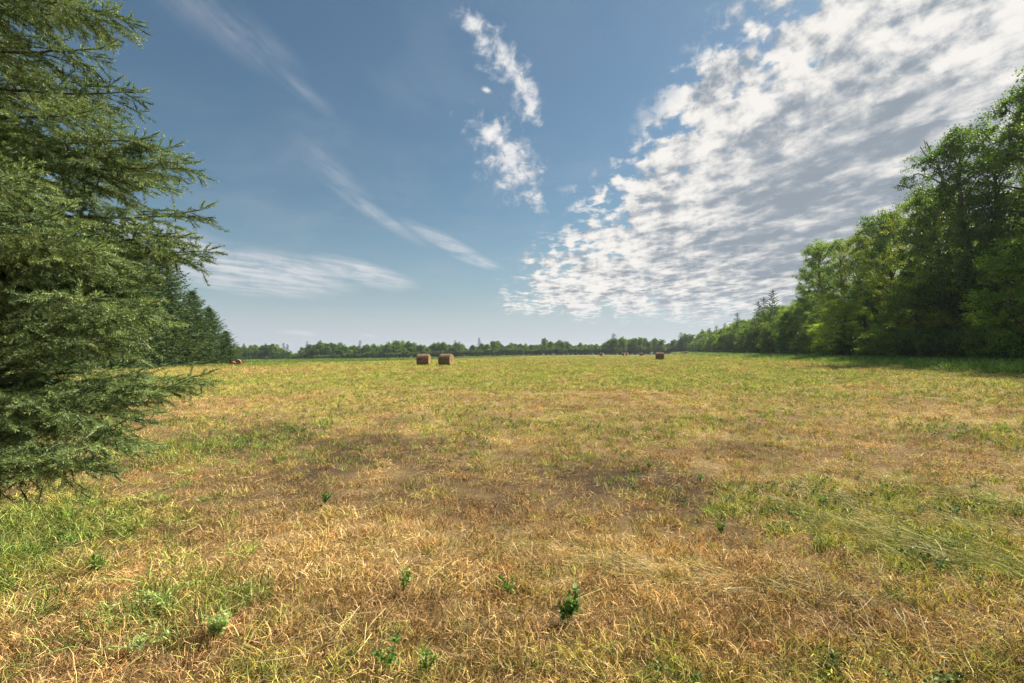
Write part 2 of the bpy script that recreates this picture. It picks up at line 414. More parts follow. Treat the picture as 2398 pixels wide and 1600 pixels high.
# ------------------------------------------------------------------ grass
def disc(n, r, rr=rng):
    a = rr.random(n) * 2 * math.pi; q = np.sqrt(rr.random(n)) * r
    return np.stack([np.cos(a) * q, np.sin(a) * q, np.zeros(n)], 1)
def dirs(n, tmin, tmax, rr=rng):      # tilt from the vertical
    a = rr.random(n) * 2 * math.pi; t = np.radians(rr.uniform(tmin, tmax, n))
    return np.stack([np.cos(a) * np.sin(t), np.sin(a) * np.sin(t), np.cos(t)], 1)
def proto_col(name, protos):
    c = bpy.data.collections.new(name)
    for i, (V, Fs, tn) in enumerate(protos):
        o = mesh('%s_%02d' % (name, i), V, Fs, M_grass, tone=tn, link=False); c.objects.link(o)
    return c
def mk_blades(n, rad, tmin, tmax, l0, l1, w, bz, up=0.0):
    B = disc(n, rad); B[:, 2] = rng.random(n) * up
    D = dirs(n, tmin, tmax); L = rng.uniform(l0, l1, n); bend = rvec(n); bend[:, 2] = bz * np.abs(bend[:, 2]) - .1
    W = w * rng.uniform(.7, 1.3, n)
    V, q, t = blades(B, D, L, W, bend); tn = rng.random(n)
    return V, [t, q], np.concatenate([tn, tn])
def mk_leafy(n, h, leaf):
    A = Acc(); tn = []
    for k in range(n):
        b = disc(1, .04)[0]; d = dirs(1, 0, 40)[0]; hh = h * rng.uniform(.5, 1)
        V, q, t = blades(b[None], d[None], hh, .003, np.zeros((1, 3))); A.add(V, t, q)
        m = 9; s = rng.uniform(.3, 1, m)[:, None]; P = b + d * hh * s; Dl = norm(dirs(m, 40, 95))
        V, q2 = rhombs(P, Dl, leaf * rng.uniform(.7, 1.3, m), leaf * .55, flat=np.array([0, 0, 1.]), flatk=.5); A.add(V, q2)
    V, Fs = A.get(); return V, Fs, rng.random(sum(len(f) for f in Fs)) * .7
P_mat = proto_col('dry_mat', [mk_blades(66, .13, 20, 88, .03, .095, .0027, -.6, .035) for _ in range(4)])
P_stub = proto_col('stubble', [mk_blades(40, .09, 5, 50, .04, .13, .003, -.3) for _ in range(3)])
P_green = proto_col('green_tuft', [mk_blades(30, .05, 0, 55, .06, .15, .0042, -.6) for _ in range(3)])
P_leafy = proto_col('leafy_weed', [mk_leafy(5, .11, .022) for _ in range(3)])
P_tall = proto_col('tall_tuft', [mk_blades(34, .12, 0, 35, .30, .65, .009, -1.0) for _ in range(3)])
P_long = proto_col('long_tuft', [mk_blades(46, .10, 10, 75, .10, .28, .0036, -1.2) for _ in range(3)])
def mk_strand():
    n = 9; B = disc(n, .17); B[:, 2] = rng.uniform(.02, .07, n); L = rng.uniform(.12, .38, n)
    a = rng.normal(0, .42, n); t = rng.normal(0, .10, n); D = norm(np.stack([np.cos(a), np.sin(a), t], 1))
    B -= D * L[:, None] * .5; bend = np.stack([rng.normal(0, .2, n), rng.normal(0, .5, n), -.10 * np.ones(n)], 1); B[:, 2] = np.maximum(B[:, 2], .015)
    V, q, tt = blades(B, D, L, .0034, bend); tn = rng.random(n) * .45 + .3; return V, [tt, q], np.concatenate([tn, tn])
P_strand = proto_col('hay_strand', [mk_strand() for _ in range(4)])

def scatter(name, pts, rot, scl, tint, coll, nidx, label, cat):
    n = len(pts); me = bpy.data.meshes.new(name); me.vertices.add(n); me.vertices.foreach_set('co', pts.astype(np.float32).ravel())
    me.attributes.new('rot', 'FLOAT_VECTOR', 'POINT').data.foreach_set('vector', rot.astype(np.float32).ravel())
    me.attributes.new('scl', 'FLOAT', 'POINT').data.foreach_set('value', scl.astype(np.float32))
    me.attributes.new('pick', 'INT', 'POINT').data.foreach_set('value', rng.integers(0, nidx, n).astype(np.int32))
    c = np.ones((n, 4), np.float32); c[:, :3] = tint
    me.attributes.new('tint', 'FLOAT_COLOR', 'POINT').data.foreach_set('color', c.ravel())
    me.materials.append(M_grass)
    o = bpy.data.objects.new(name, me); C.objects.link(o); tag(o, label, cat, kind='stuff')
    t = bpy.data.node_groups.new(name + '_scatter', 'GeometryNodeTree')
    t.interface.new_socket('Geometry', in_out='INPUT', socket_type='NodeSocketGeometry'); t.interface.new_socket('Geometry', in_out='OUTPUT', socket_type='NodeSocketGeometry')
    N = t.nodes; gi = N.new('NodeGroupInput'); go = N.new('NodeGroupOutput'); ip = N.new('GeometryNodeInstanceOnPoints')
    ci = N.new('GeometryNodeCollectionInfo'); ci.inputs['Collection'].default_value = coll; ci.inputs['Separate Children'].default_value = True; ci.inputs['Reset Children'].default_value = True
    def na(nm, ty):
        a = N.new('GeometryNodeInputNamedAttribute'); a.data_type = ty; a.inputs[0].default_value = nm; return a.outputs[0]
    t.links.new(gi.outputs[0], ip.inputs['Points']); t.links.new(ci.outputs[0], ip.inputs['Instance']); ip.inputs['Pick Instance'].default_value = True
    t.links.new(na('pick', 'INT'), ip.inputs['Instance Index']); t.links.new(na('rot', 'FLOAT_VECTOR'), ip.inputs['Rotation']); t.links.new(na('scl', 'FLOAT'), ip.inputs['Scale'])
    t.links.new(ip.outputs[0], go.inputs[0])
    o.modifiers.new('scatter', 'NODES').node_group = t
    return o
def fan(n, d0, d1, p, umax=1.28):
    """points in the visible wedge; ground density falls as distance^-p"""
    q = rng.random(n); e = 2 - p
    d = (d0 ** e + q * (d1 ** e - d0 ** e)) ** (1 / e); u = rng.uniform(-umax, umax, n)
    x = u * d; return x, d
def finish(x, y, zoff=0.0, tilt=.08):
    n = len(x); pts = np.stack([x, y, terr(x, y) + zoff], 1)
    rot = np.stack([rng.normal(0, tilt, n), rng.normal(0, tilt, n), rng.random(n) * 6.283], 1); return pts, rot
def jit(c, n, k=.22): return np.clip(.86 * c * (1 + rng.normal(0, k, (n, 1))) * (1 + rng.normal(0, .06, (n, 3))), .02, .9)
def straw_col(l, so, n):
    k = np.clip(l * 1.7 - .35 - so * .35, 0, 1)[:, None]
    warm = np.array([.58, .35, .14]); c = STRAWD * (1 - k) + STRAW * k
    w = (rng.random((n, 1)) < .35) * rng.random((n, 1)); return jit(c * (1 - w) + warm * w, n)
def grasses():
    # matted dead blades
    x, y = fan(50000, 1.5, 240, 1.42); g, so, l = field(x, y)
    keep = (rng.random(len(x)) > .66 * so) & (verge(x, y) < .5) & (crop_edge(x, y) < .5)
    x, y, g, so, l = [a[keep] for a in (x, y, g, so, l)]; n = len(x)
    c = straw_col(l, so, n); yg = jit(np.array([.56, .50, .12]), n); m = (rng.random(n) < g * .9)[:, None]
    pts, rot = finish(x, y); scatter('dry_grass', pts, rot, rng.uniform(.7, 1.25, n) * np.minimum(1 + np.maximum(y - 6, 0) / 22, 3.2), np.where(m, yg, c), P_mat, 4, 'matted straw coloured dead grass lying over the mown field', 'dry grass')
    # cut stubble
    x, y = fan(46000, 1.5, 240, 1.42); g, so, l = field(x, y); keep = (verge(x, y) < .5) & (rng.random(len(x)) > .5 * so)
    x, y, g, so, l = [a[keep] for a in (x, y, g, so, l)]; n = len(x)
    c = straw_col(l * .9, so, n) * .9; yg = jit(np.array([.40, .43, .09]), n); m = (rng.random(n) < .15 + g * .7)[:, None]
    pts, rot = finish(x, y); scatter('grass_stubble', pts, rot, rng.uniform(.6, 1.2, n) * np.minimum(1 + np.maximum(y - 6, 0) / 25, 3), np.where(m, yg, c), P_stub, 3, 'short upright brown and olive stubble left by the mower', 'stubble')
    # green regrowth
    x, y = fan(64000, 1.5, 240, 1.36); g, so, l = field(x, y); cl = fbm(x / .35 + 7, y / .35, 3)
    keep = (rng.random(len(x)) < np.clip((g - .12), 0, 1) * 1.2 * sstep(.42, .62, cl + (g - .4) * .35)) & (verge(x, y) < .6)
    x, y, g, so, l = [a[keep] for a in (x, y, g, so, l)]; n = len(x)
    k = np.clip(rng.normal(.45, .3, (n, 1)), 0, 1); c = jit(GR * (1 - k) + YG * k, n, .2)
    pts, rot = finish(x, y); scatter('green_grass', pts, rot, rng.uniform(.5, 1.15, n) * np.minimum(1 + np.maximum(y - 6, 0) / 30, 3), c, P_green, 3, 'tufts of fresh green grass growing through the dead mat', 'grass')
    # small leafy plants in the green patches
    x, y = fan(9000, 1.6, 30, 1.3); g, so, l = field(x, y); keep = (rng.random(len(x)) < np.clip(g - .25, 0, 1) * .9)
    x, y = x[keep], y[keep]; n = len(x); k = rng.random((n, 1)); c = jit(np.array([.13, .27, .06]) * (1 - k) + np.array([.30, .42, .12]) * k, n, .2)
    pts, rot = finish(x, y); scatter('ground_cover', pts, rot, rng.uniform(.5, 1.2, n), c, P_leafy, 3, 'low leafy clover like plants scattered in the green patches', 'ground cover')
    # longer green grass, bottom left and bottom edge
    x, y = fan(11000, 1.5, 11, 1.2); g, so, l = field(x, y)
    L_ = 1.5 * fbm(x * 1.6 + 9, y * 1.6, 3) * np.exp(-(((x + 4.4) / 1.2) ** 2 + ((y - 4.1) / 1.2) ** 2)) + .45 * np.exp(-(((x + 2.2) / .5) ** 2 + ((y - 3.1) / .35) ** 2)) + .55 * np.exp(-(((x + 5.0) / 1.6) ** 2 + ((y - 8.2) / .9) ** 2)); keep = rng.random(len(x)) < np.clip(L_ * 1.2 + np.clip(g - .55, 0, 1) * .35 * (x > 1) * (y < 5), 0, 1)
    x, y, g = x[keep], y[keep], g[keep]; n = len(x); k = rng.random((n, 1)); c = jit(np.array([.12, .25, .04]) * (1 - k) + np.array([.38, .42, .09]) * k, n, .25)
    pts, rot = finish(x, y, 0, .25); scatter('long_grass', pts, rot, rng.uniform(.5, 1.1, n) * np.clip(1.1 - .2 * (x > 0), 0, 2), c, P_long, 3, 'longer yellow green grass leaning in the near left corner', 'long grass')
    # cut hay left in streaks
    xs, ys, an, tn = [], [], [], []
    for p, q, w, m, green in [(p_, q_, w_ * 1.4, int(m_ * .26), g_) for p_, q_, w_, m_, g_ in [((1850, 1150), (2420, 1260), 26, 420, .5), ((1880, 1215), (2440, 1345), 34, 620, .8), ((2050, 1260), (2420, 1330), 30, 300, .75), ((1950, 1100), (2420, 1190), 14, 260, .35), ((1180, 1285), (1560, 1345), 15, 170, 0), ((1350, 1320), (1680, 1365), 12, 110, 0),
                              ((250, 1000), (700, 965), 8, 120, .2), ((620, 985), (760, 965), 5, 60, .35), ((150, 1330), (330, 1320), 14, 60, .2), ((1650, 1380), (1950, 1350), 16, 70, 0), ((1900, 1400), (2300, 1560), 30, 60, 0), ((1300, 1030), (1900, 1050), 20, 150, .3), ((900, 1000), (1250, 1015), 12, 90, .2), ((0, 1230), (300, 1260), 30, 90, .4)]]:
        a = np.array(ground_px(*p)); b = np.array(ground_px(*q)); s = rng.random(m)[:, None]; P = a + (b - a) * s; dd = np.linalg.norm(P, axis=1)
        P = P + rng.normal(0, 1, (m, 2)) * np.stack([.08 + 0 * dd, w * .5 * dd * dd / (1.6 * F)], 1)
        xs.append(P[:, 0]); ys.append(P[:, 1]); d_ = b - a; an.append(np.full(m, math.atan2(d_[1], d_[0]) + 0.0) + rng.normal(0, .45, m))
        k = np.clip(rng.normal(green, .2, (m, 1)), 0, 1); tn.append(jit(np.array([.66, .54, .28]) * (1 - k) + np.array([.40, .42, .13]) * k, m, .15))
    # and odd stalks everywhere
    x, y = fan(1100, 2, 30, 1.2); xs.append(x); ys.append(y); an.append(rng.random(len(x)) * 6.28); tn.append(jit(np.array([.58, .45, .22]), len(x), .2))
    x = np.concatenate(xs); y = np.concatenate(ys); n = len(x); pts, rot = finish(x, y, .012, .05); rot[:, 2] = np.concatenate(an)
    scatter('cut_hay', pts, rot, rng.uniform(.6, 1.1, n), np.concatenate(tn), P_strand, 4, 'long pale cut hay stalks left lying in streaks across the field', 'cut hay')
    # unmown verge below the wood
    a = rng.uniform(-25, 330, 26000) ** 1.0; a = -20 + 350 * rng.random(26000) ** 1.9; s = rng.uniform(-11, 4, len(a))
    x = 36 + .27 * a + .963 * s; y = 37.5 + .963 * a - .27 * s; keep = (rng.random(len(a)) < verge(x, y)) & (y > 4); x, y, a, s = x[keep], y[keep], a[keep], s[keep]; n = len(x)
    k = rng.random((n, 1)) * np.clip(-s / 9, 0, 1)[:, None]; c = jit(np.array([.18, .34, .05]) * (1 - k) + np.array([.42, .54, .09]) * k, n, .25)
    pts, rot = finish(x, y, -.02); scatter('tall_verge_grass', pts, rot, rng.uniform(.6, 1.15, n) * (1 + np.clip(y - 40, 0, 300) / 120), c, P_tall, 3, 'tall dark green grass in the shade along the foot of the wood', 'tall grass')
    # rough grass at the foot of the spruce row
    t = rng.random(6500); x = -58 + t * 30 + rng.normal(0, .5, len(t)); y = 36 + t * 25 + rng.uniform(-4.5, 3, len(t)); n = len(x)
    k = rng.random((n, 1)); c = jit(np.array([.16, .26, .05]) * (1 - k) + np.array([.42, .40, .11]) * k, n, .2)
    pts, rot = finish(x, y, -.02); scatter('rough_grass', pts, rot, rng.uniform(.5, .9, n) * 1.1, c, P_tall, 3, 'rough yellow green grass along the foot of the spruce row', 'rough grass')
    # standing crop edge
    u = rng.uniform(-.72, 0.02, 16000); db = np.interp(u, [-.9, -.53, -.27, -.17, 0, .05], [66, 71, 93, 125, 230, 330]); dy = rng.random(len(u)) ** 1.6 * 60; y = db + dy; x = u * y; n = len(x)
    k = rng.random((n, 1)) * .6; c = jit(np.array([.15, .28, .05]) * (1 - k) + np.array([.36, .45, .10]) * k, n, .15)
    pts, rot = finish(x, y, -.02); scatter('standing_crop', pts, rot, rng.uniform(.8, 1.2, n) * np.minimum(1 + (y - 66) / 110, 1.4), c, P_tall, 3, 'bright green uncut strip beyond the mown part of the field', 'standing crop')
grasses()

# ------------------------------------------------------------------ broadleaf trees
def broad(name, seed, H, Rc, base, ncl, nleaf, leaf, top=.8, sig=.42, limbs=26, bushy=False, gap=.0):
    """returns (trunk mesh, crown mesh)"""
    r = np.random.default_rng(seed); T = Acc()
    zs = np.linspace(0, H * .88, 12); sway = np.cumsum(r.normal(0, H * .008, (12, 2)), 0); P = np.stack([sway[:, 0], sway[:, 1], zs], 1); P[0, :2] = 0
    r0 = H * .013 + .04
    if not bushy: V, f = tube(P, r0 * (1 - zs / H) ** .8 + .015, 8); T.add(V, f)
    ends = []; wts = []
    for k in range(limbs):
        t = base + (1 - base) * ((k + r.random()) / limbs) ** .9; t = min(t, .97); z0 = t * H * (.82 if not bushy else .15)
        prof = np.sin(math.pi * min(1, ((t - base * .6) / (1 - base * .6)) ** top * .93 + .05)) ** .6
        L = Rc * prof * r.uniform(.6, 1.15); az = k * 2.39996 + r.normal(0, .35); up = r.uniform(.25, .8) if not bushy else r.uniform(.4, 1.4)
        p0 = np.array([np.interp(z0, zs, P[:, 0]), np.interp(z0, zs, P[:, 1]), z0]); p2 = np.array([math.cos(az) * L, math.sin(az) * L, 0]) + p0; p2[2] = min(t * H * .9 + L * up * .6, H * .99)
        if bushy: p2[2] = t * H
        q = np.linspace(0, 1, 7)[:, None]; mid = (p0 + p2) / 2 + np.array([0, 0, L * .12]) + r.normal(0, .05 * L, 3); cv = (1 - q) ** 2 * p0 + 2 * q * (1 - q) * mid + q * q * p2
        V, f = tube(cv, np.linspace(r0 * .42 * (1 - t * .6), .012, 7), 5); T.add(V, f)
        nb = 6
        for j in range(nb):
            s = r.uniform(.35, 1); pp = cv[int(s * 6)]; dv = norm(rvec(1, r)[0] + norm(p2 - p0) * .7 + np.array([0, 0, .25])); LL = L * r.uniform(.2, .45) + .25
            e = pp + dv * LL; V, f = tube(np.stack([pp, (pp + e) / 2 + r.normal(0, .04, 3), e]), [.025, .016, .006], 4); T.add(V, f)
            ends.append(e); wts.append(1); ends.append((pp + e) / 2); wts.append(.7)
        ends.append(p2); wts.append(1.2)
    ends = np.array(ends); w = np.array(wts); w /= w.sum()
    ci = r.choice(len(ends), ncl, p=w); cc = ends[ci] + np.clip(r.normal(0, 1.0, (ncl, 3)), -1.5, 1.5) * sig * .9 * np.array([1, 1, .7]); cs = r.uniform(.45, 1.15, ncl)
    dm = np.sort(np.linalg.norm(cc[:, None] - cc[None], axis=2), 1)[:, 5]; cc = cc[dm < 3.2 * sig]; ncl = len(cc); cs = cs[:ncl]
    li = r.integers(0, ncl, nleaf); sg = (sig * .62 * cs[li])[:, None]
    Pl = cc[li] + r.normal(0, 1, (nleaf, 3)) * sg * np.array([1, 1, .62]); Pl[:, 2] = np.clip(Pl[:, 2], .05, H * 1.03)
    D = rvec(nleaf, r); D[:, 2] -= .35; D = norm(D)
    V, f = rhombs(Pl, D, leaf * r.uniform(.65, 1.35, nleaf), leaf * .72 * r.uniform(.7, 1.2, nleaf), r, flat=np.array([0, 0, 1.]), flatk=.35)
    ct = r.random(ncl); tn = np.clip(.55 * ct[li] + .45 * r.random(nleaf), 0, 1)
    Vt, Ft = T.get()
    tr = mesh('trunk', Vt, Ft, M_bark, smooth=True, link=False); cr = mesh('crown', V, [f], M_leaf, tone=tn, link=False)
    return tr, cr
def spruce(name, seed, H, Rc, lev, nb, tw, quads, droop=.25, wide=1.0):
    r = np.random.default_rng(seed); T = Acc(); zs = np.linspace(0, H, 10); V, f = tube(np.stack([0 * zs, 0 * zs, zs], 1), (1 - zs / H) * H * .014 + .012, 7); T.add(V, f)
    Cn, Dn, Ln, Wn = [], [], [], []
    for i in range(lev):
        t = (i + .5) / lev; z = .25 + (H - .3) * t ** .92; L0 = Rc * (1 - t) ** .82 + .12
        n_ = max(4, int(nb * (1 - t * .35)))
        for k in range(n_):
            az = 2 * math.pi * (k + r.random() * .7) / n_ + i * 1.3; L = L0 * r.uniform(.72, 1.22); zz = z + r.normal(0, .1)
            dr = droop * r.uniform(.5, 1.5) * (1 - t * .7); s = np.linspace(0, 1, tw)
            px_ = s * L; pz = zz - dr * L * np.sin(s * 2.4) * .6 + L * .22 * s ** 3 + (.25 * L * s * t)
            P = np.stack([np.cos(az) * px_, np.sin(az) * px_, np.maximum(pz, .08)], 1)
            if L > .8: V, f = tube(P[::max(1, tw // 5)], np.linspace(.03, .008, len(P[::max(1, tw // 5)])), 4); T.add(V, f)
            fw = np.array([math.cos(az), math.sin(az), 0]); sd = np.array([-math.sin(az), math.cos(az), 0])
            for j in range(1, tw):
                ll = (.18 + .42 * L * (1 - s[j]) ** .8 * .75)
                for sg in (-1, 1):
                    m = quads; d = norm(fw * r.uniform(.5, 1.1, (m, 1)) + sg * sd * r.uniform(.2, 1.0, (m, 1)) + np.array([0, 0, 1]) * r.normal(-.18, .22, (m, 1)))
                    Cn.append(P[j] + sg * sd * (ll * .6 * r.random((m, 1))) + fw * r.normal(0, .08, (m, 1)) + np.array([0, 0, 1]) * r.normal(-.03, .05, (m, 1))); Dn.append(d)
                    Ln.append(np.full(m, ll) * r.uniform(.35, .8, m)); Wn.append(np.full(m, .055 * wide) * r.uniform(.7, 1.6, m))
            Cn.append(P[-1:]); Dn.append(norm(fw + np.array([0, 0, .35]))[None]); Ln.append([.28 * wide]); Wn.append([.07 * wide])
    for k in range(6): Cn.append(np.array([[0, 0, H - .1 - k * .12]])); Dn.append(norm(np.array([[r.normal(0, .3), r.normal(0, .3), 1]]))); Ln.append([.4]); Wn.append([.09 * wide])
    Cn = np.concatenate(Cn); Dn = np.concatenate(Dn); Ln = np.concatenate(Ln); Wn = np.concatenate(Wn)
    V, f = rhombs(Cn, Dn, Ln, Wn, r, mid=.35); Vt, Ft = T.get()
    return mesh('trunk', Vt, Ft, M_sbark, smooth=True, link=False), mesh('crown', V, [f], M_needle_far, tone=r.random(len(f)), link=False)
SRC = {}
def proto(key, pair): SRC[key] = pair
def plant(key, name, x, y, rz, s, label, cat, group, tint=(1, 1, 1), sink=.05):
    tr, cr = SRC[key]; e = empty(name, (x, y, float(terr(x, y)) - sink), rz, s)
    for o in (tr, cr):
        c = o.copy(); C.objects.link(c); c.parent = e; c.color = (*tint, 1)
    return tag(e, label, cat, group)
# near wood: poplar, maple-like, bush; far row: lighter meshes
proto('poplar0', broad('p', 11, 20, 4.6, .22, 620, 40000, .145, .75, .50, 34))
proto('poplar1', broad('p', 12, 20, 4.0, .18, 560, 36000, .145, .8, .46, 34))
proto('poplar2', broad('p', 13, 18, 3.6, .12, 520, 34000, .14, .9, .44, 32))
proto('round0', broad('r', 21, 10, 3.6, .05, 380, 26000, .135, .75, .40, 28))
proto('round1', broad('r', 22, 9, 3.3, .04, 340, 24000, .135, .8, .38, 26))
proto('bush0', broad('b', 31, 4.0, 2.3, .02, 150, 10000, .14, .8, .36, 20, True))
proto('bush1', broad('b', 32, 3.2, 2.5, .02, 150, 10000, .14, .9, .34, 20, True))
proto('far0', broad('f', 41, 13, 3.6, .10, 170, 4200, .50, .8, .62, 22))
proto('far1', broad('f', 42, 12, 4.2, .06, 170, 4200, .50, .7, .62, 22))
proto('far2', broad('f', 43, 14, 2.8, .22, 90, 2200, .48, .8, .62, 18))
proto('far3', broad('f', 44, 9, 3.6, .02, 150, 3600, .50, .8, .6, 20))
proto('farsp', spruce('s', 51, 14, 2.1, 26, 7, 5, 2, .2, 3.2))
proto('midsp', spruce('s', 52, 12.5, 4.3, 40, 11, 9, 4, .25, 1.5))
proto('midsp1', spruce('s', 53, 12.0, 4.6, 38, 11, 9, 4, .32, 1.5))

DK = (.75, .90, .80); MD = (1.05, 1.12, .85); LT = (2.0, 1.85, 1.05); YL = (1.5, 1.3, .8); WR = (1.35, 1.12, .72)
def lpos(a, s): return 36 + .27 * a + .963 * s, 37.5 + .963 * a - .27 * s       # along / behind the front of the wood
def wood():
    gT = 'tall broadleaf trees of the wood on the right'; gB = 'bushy young trees along the front of the wood'
    # named trees: key, px of trunk, depth, height, tint, label
    near = [('poplar0', 2410, 37, 23.5, (.72, .82, .70), 'tallest poplar of the wood, cut off by the right edge of the photo'),
            ('poplar1', 2640, 30, 22.0, MD, 'tall poplar just outside the right edge, casting its shade on the mown grass'), ('poplar0', 2760, 26, 21.0, MD, 'poplar farthest outside the right edge, nearest the camera'),
            ('poplar1', 2275, 40, 21.5, (.62, .74, .66), 'tall thin crowned poplar with sky showing through, second from the right edge'),
            ('poplar1', 2345, 41, 20.0, (.68, .80, .68), 'poplar filling the sky gap between the two tallest crowns on the right'),
            ('poplar2', 2205, 47, 18.5, (.70, .82, .70), 'poplar with a sparse top directly behind the bare leaning branch'),
            ('poplar0', 2160, 50, 19.0, WR, 'dull olive broadleaf tree just left of the bare leaning branch'),
            ('poplar2', 2110, 58, 20.5, DK, 'dark round topped broadleaf tree on the skyline left of the tall poplars'),
            ('poplar1', 2060, 62, 19.0, YL, 'yellowish broadleaf tree in the middle of the descending skyline'),
            ('poplar0', 2015, 70, 20.0, WR, 'broad olive green tree standing over the pale green bushy tree'),
            ('poplar1', 1975, 76, 20.5, MD, 'upright green tree beside the step in the skyline'),
            ('poplar2', 1930, 82, 21.5, MD, 'last tall tree where the skyline of the wood steps down'),
            ('poplar2', 1900, 90, 19.0, DK, 'dark narrow tree at the left end of the tall part of the wood')]
    for i, (k, px, d, h, c, lb) in enumerate(near):
        H0 = {'poplar0': 20, 'poplar1': 20, 'poplar2': 18}[k]; x = (px - 1199) / F * d
        plant(k, 'broadleaf_tree', x, d, i * 2.1, h / H0, lb, 'tree', gT, c)
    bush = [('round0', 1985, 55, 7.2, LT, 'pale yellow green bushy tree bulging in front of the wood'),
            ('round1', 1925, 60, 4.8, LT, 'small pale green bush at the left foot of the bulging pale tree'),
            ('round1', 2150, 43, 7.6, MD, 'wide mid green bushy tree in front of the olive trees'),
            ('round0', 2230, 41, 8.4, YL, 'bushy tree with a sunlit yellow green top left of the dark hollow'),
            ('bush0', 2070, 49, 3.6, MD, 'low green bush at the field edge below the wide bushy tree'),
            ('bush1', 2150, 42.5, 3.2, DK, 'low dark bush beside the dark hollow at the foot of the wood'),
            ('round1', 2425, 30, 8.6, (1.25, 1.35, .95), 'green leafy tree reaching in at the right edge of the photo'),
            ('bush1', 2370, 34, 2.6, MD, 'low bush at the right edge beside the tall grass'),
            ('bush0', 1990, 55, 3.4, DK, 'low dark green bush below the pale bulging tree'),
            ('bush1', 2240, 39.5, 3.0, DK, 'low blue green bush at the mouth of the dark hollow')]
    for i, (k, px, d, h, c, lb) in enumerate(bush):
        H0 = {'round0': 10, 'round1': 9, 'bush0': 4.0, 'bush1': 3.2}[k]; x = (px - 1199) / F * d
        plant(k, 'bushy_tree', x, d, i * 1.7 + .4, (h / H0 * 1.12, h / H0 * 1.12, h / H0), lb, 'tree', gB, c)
    r = random.Random(5); tints = [DK, MD, MD, YL, WR]
    # body of the wood: three ranks deep, one label for trees nothing tells apart
    for rank, (s0, lo) in enumerate([(5, -22), (11, -24), (18, -20)]):
        a = lo
        while a < 46:
            x, y = lpos(a + r.uniform(-1.5, 1.5), s0 + r.uniform(-1.5, 1.5)); k = r.choice(['poplar0', 'poplar1', 'poplar2'])
            h = (9.5 if rank == 0 else 15.5) + r.uniform(-1.5, 2.0)
            vis = x / y < 1.1
            plant(k, 'broadleaf_tree', x, y, r.uniform(0, 6.28), h / (18 if k == 'poplar2' else 20), 'tall broadleaf tree %s of the wood, %s' % (('just inside the front', 'in the middle', 'at the back')[rank], 'toward its near right end' if a < 8 else 'behind the pale bulging tree' if a < 28 else 'toward the step in its skyline'), 'tree', 'trees %s of the wood, part %s' % (('just inside', 'in the middle', 'at the back')[rank], 'near' if a < 8 else 'middle' if a < 28 else 'far'), r.choice(tints))
            a += 5.4 + rank * .8
    a = -18
    while a < 60:
        x, y = lpos(a, 1.5 + r.uniform(-1, 1)); k = r.choice(['round0', 'round1', 'bush0', 'bush1'])
        h = {'round0': 7.0, 'round1': 6.5, 'bush0': 4, 'bush1': 3.5}[k] * r.uniform(.85, 1.15)
        H0 = {'round0': 10, 'round1': 9, 'bush0': 4.0, 'bush1': 3.2}[k]
        plant(k, 'bushy_tree', x, y, r.uniform(0, 6.28), h / H0 * 1.05, 'bushy tree in the front edge of the wood, %s' % ('by the right edge of the photo' if a < 0 else 'around the dark hollow' if a < 18 else 'around the pale bulging tree' if a < 36 else 'below the step in the skyline'), 'tree', 'bushy front edge trees, stretch %d' % (0 if a < 0 else 1 if a < 18 else 2 if a < 36 else 3), r.choice([DK, MD, DK, YL])); a += 4.2
    a = -20
    while a < 56:
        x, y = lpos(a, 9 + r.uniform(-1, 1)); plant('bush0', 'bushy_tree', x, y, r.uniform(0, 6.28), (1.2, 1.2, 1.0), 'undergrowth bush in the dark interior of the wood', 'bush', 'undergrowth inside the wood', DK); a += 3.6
    # farther down the wood the trees are lower
    a = 56; 
    while a < 300:
        for s0 in (1.5, 6.5):
            x, y = lpos(a + r.uniform(-1.5, 1.5), s0 + r.uniform(-1, 1)); fa = a > 130
            k = r.choice(['far0', 'far1', 'far3']) if fa else r.choice(['round0', 'round1', 'poplar2'])
            H0 = {'far0': 13, 'far1': 12, 'far3': 9, 'round0': 10, 'round1': 9, 'poplar2': 18}[k]
            h = (12.2 if s0 > 3 else 8.0) + r.uniform(-1.2, 1.2) - (a - 56) * .006
            plant(k, 'broadleaf_tree', x, y, r.uniform(0, 6.28), h / H0 if k != 'round0' else (h / H0 * .9, h / H0 * .9, h / H0), 'lower broadleaf tree %s of the wood, %s' % ('at the front' if s0 < 3 else 'at the back', 'just past the step in the skyline' if a < 110 else 'halfway down its length' if a < 190 else 'at its hazy far end'), 'tree', 'lower trees %s of the wood, stretch %s' % ('at the front' if s0 < 3 else 'at the back', 'near' if a < 110 else 'middle' if a < 190 else 'far'), r.choice([MD, MD, YL, DK]))
        a += 4.0 if a < 130 else 5.6
    for px, py, d, lb in [(1811, 680, 112, 'dark spruce tip standing highest over the low part of the wood'), (1790, 697, 118, 'dark spruce tip just left of the highest one over the wood'),
                          (1777, 706, 124, 'thin spruce tip third from the highest over the low part of the wood'), (1727, 733, 160, 'lone spruce tip over the far low part of the wood'),
                          (1698, 757, 200, 'small spruce tip right where the wood line flattens out'), (1678, 762, 225, 'tiny spruce tip over the far end of the wood, rightmost of a trio'),
                          (1662, 768, 240, 'tiny spruce tip over the far end of the wood, middle of a trio'), (1645, 771, 260, 'tiny spruce tip over the far end of the wood, leftmost of a trio')]:
        x = (px - 1199) / F * d; z = float(terr(x, d)); top = CAMZ + (825 - py) / F * d; h = top - z
        plant('farsp', 'spruce_tree', x, d, px, (h / 14 * .9, h / 14 * .9, h / 14), lb, 'spruce', 'spruce tips over the wood', (.75, .8, .8))
    # the bare leaning branch on the skyline
    T = Acc(); d = 44
    def wp(px, py, dd=0): v = pxdir(px - 12, py - 6); t = (d + dd) / v[1]; return np.array([0, 0, CAMZ]) + v * t
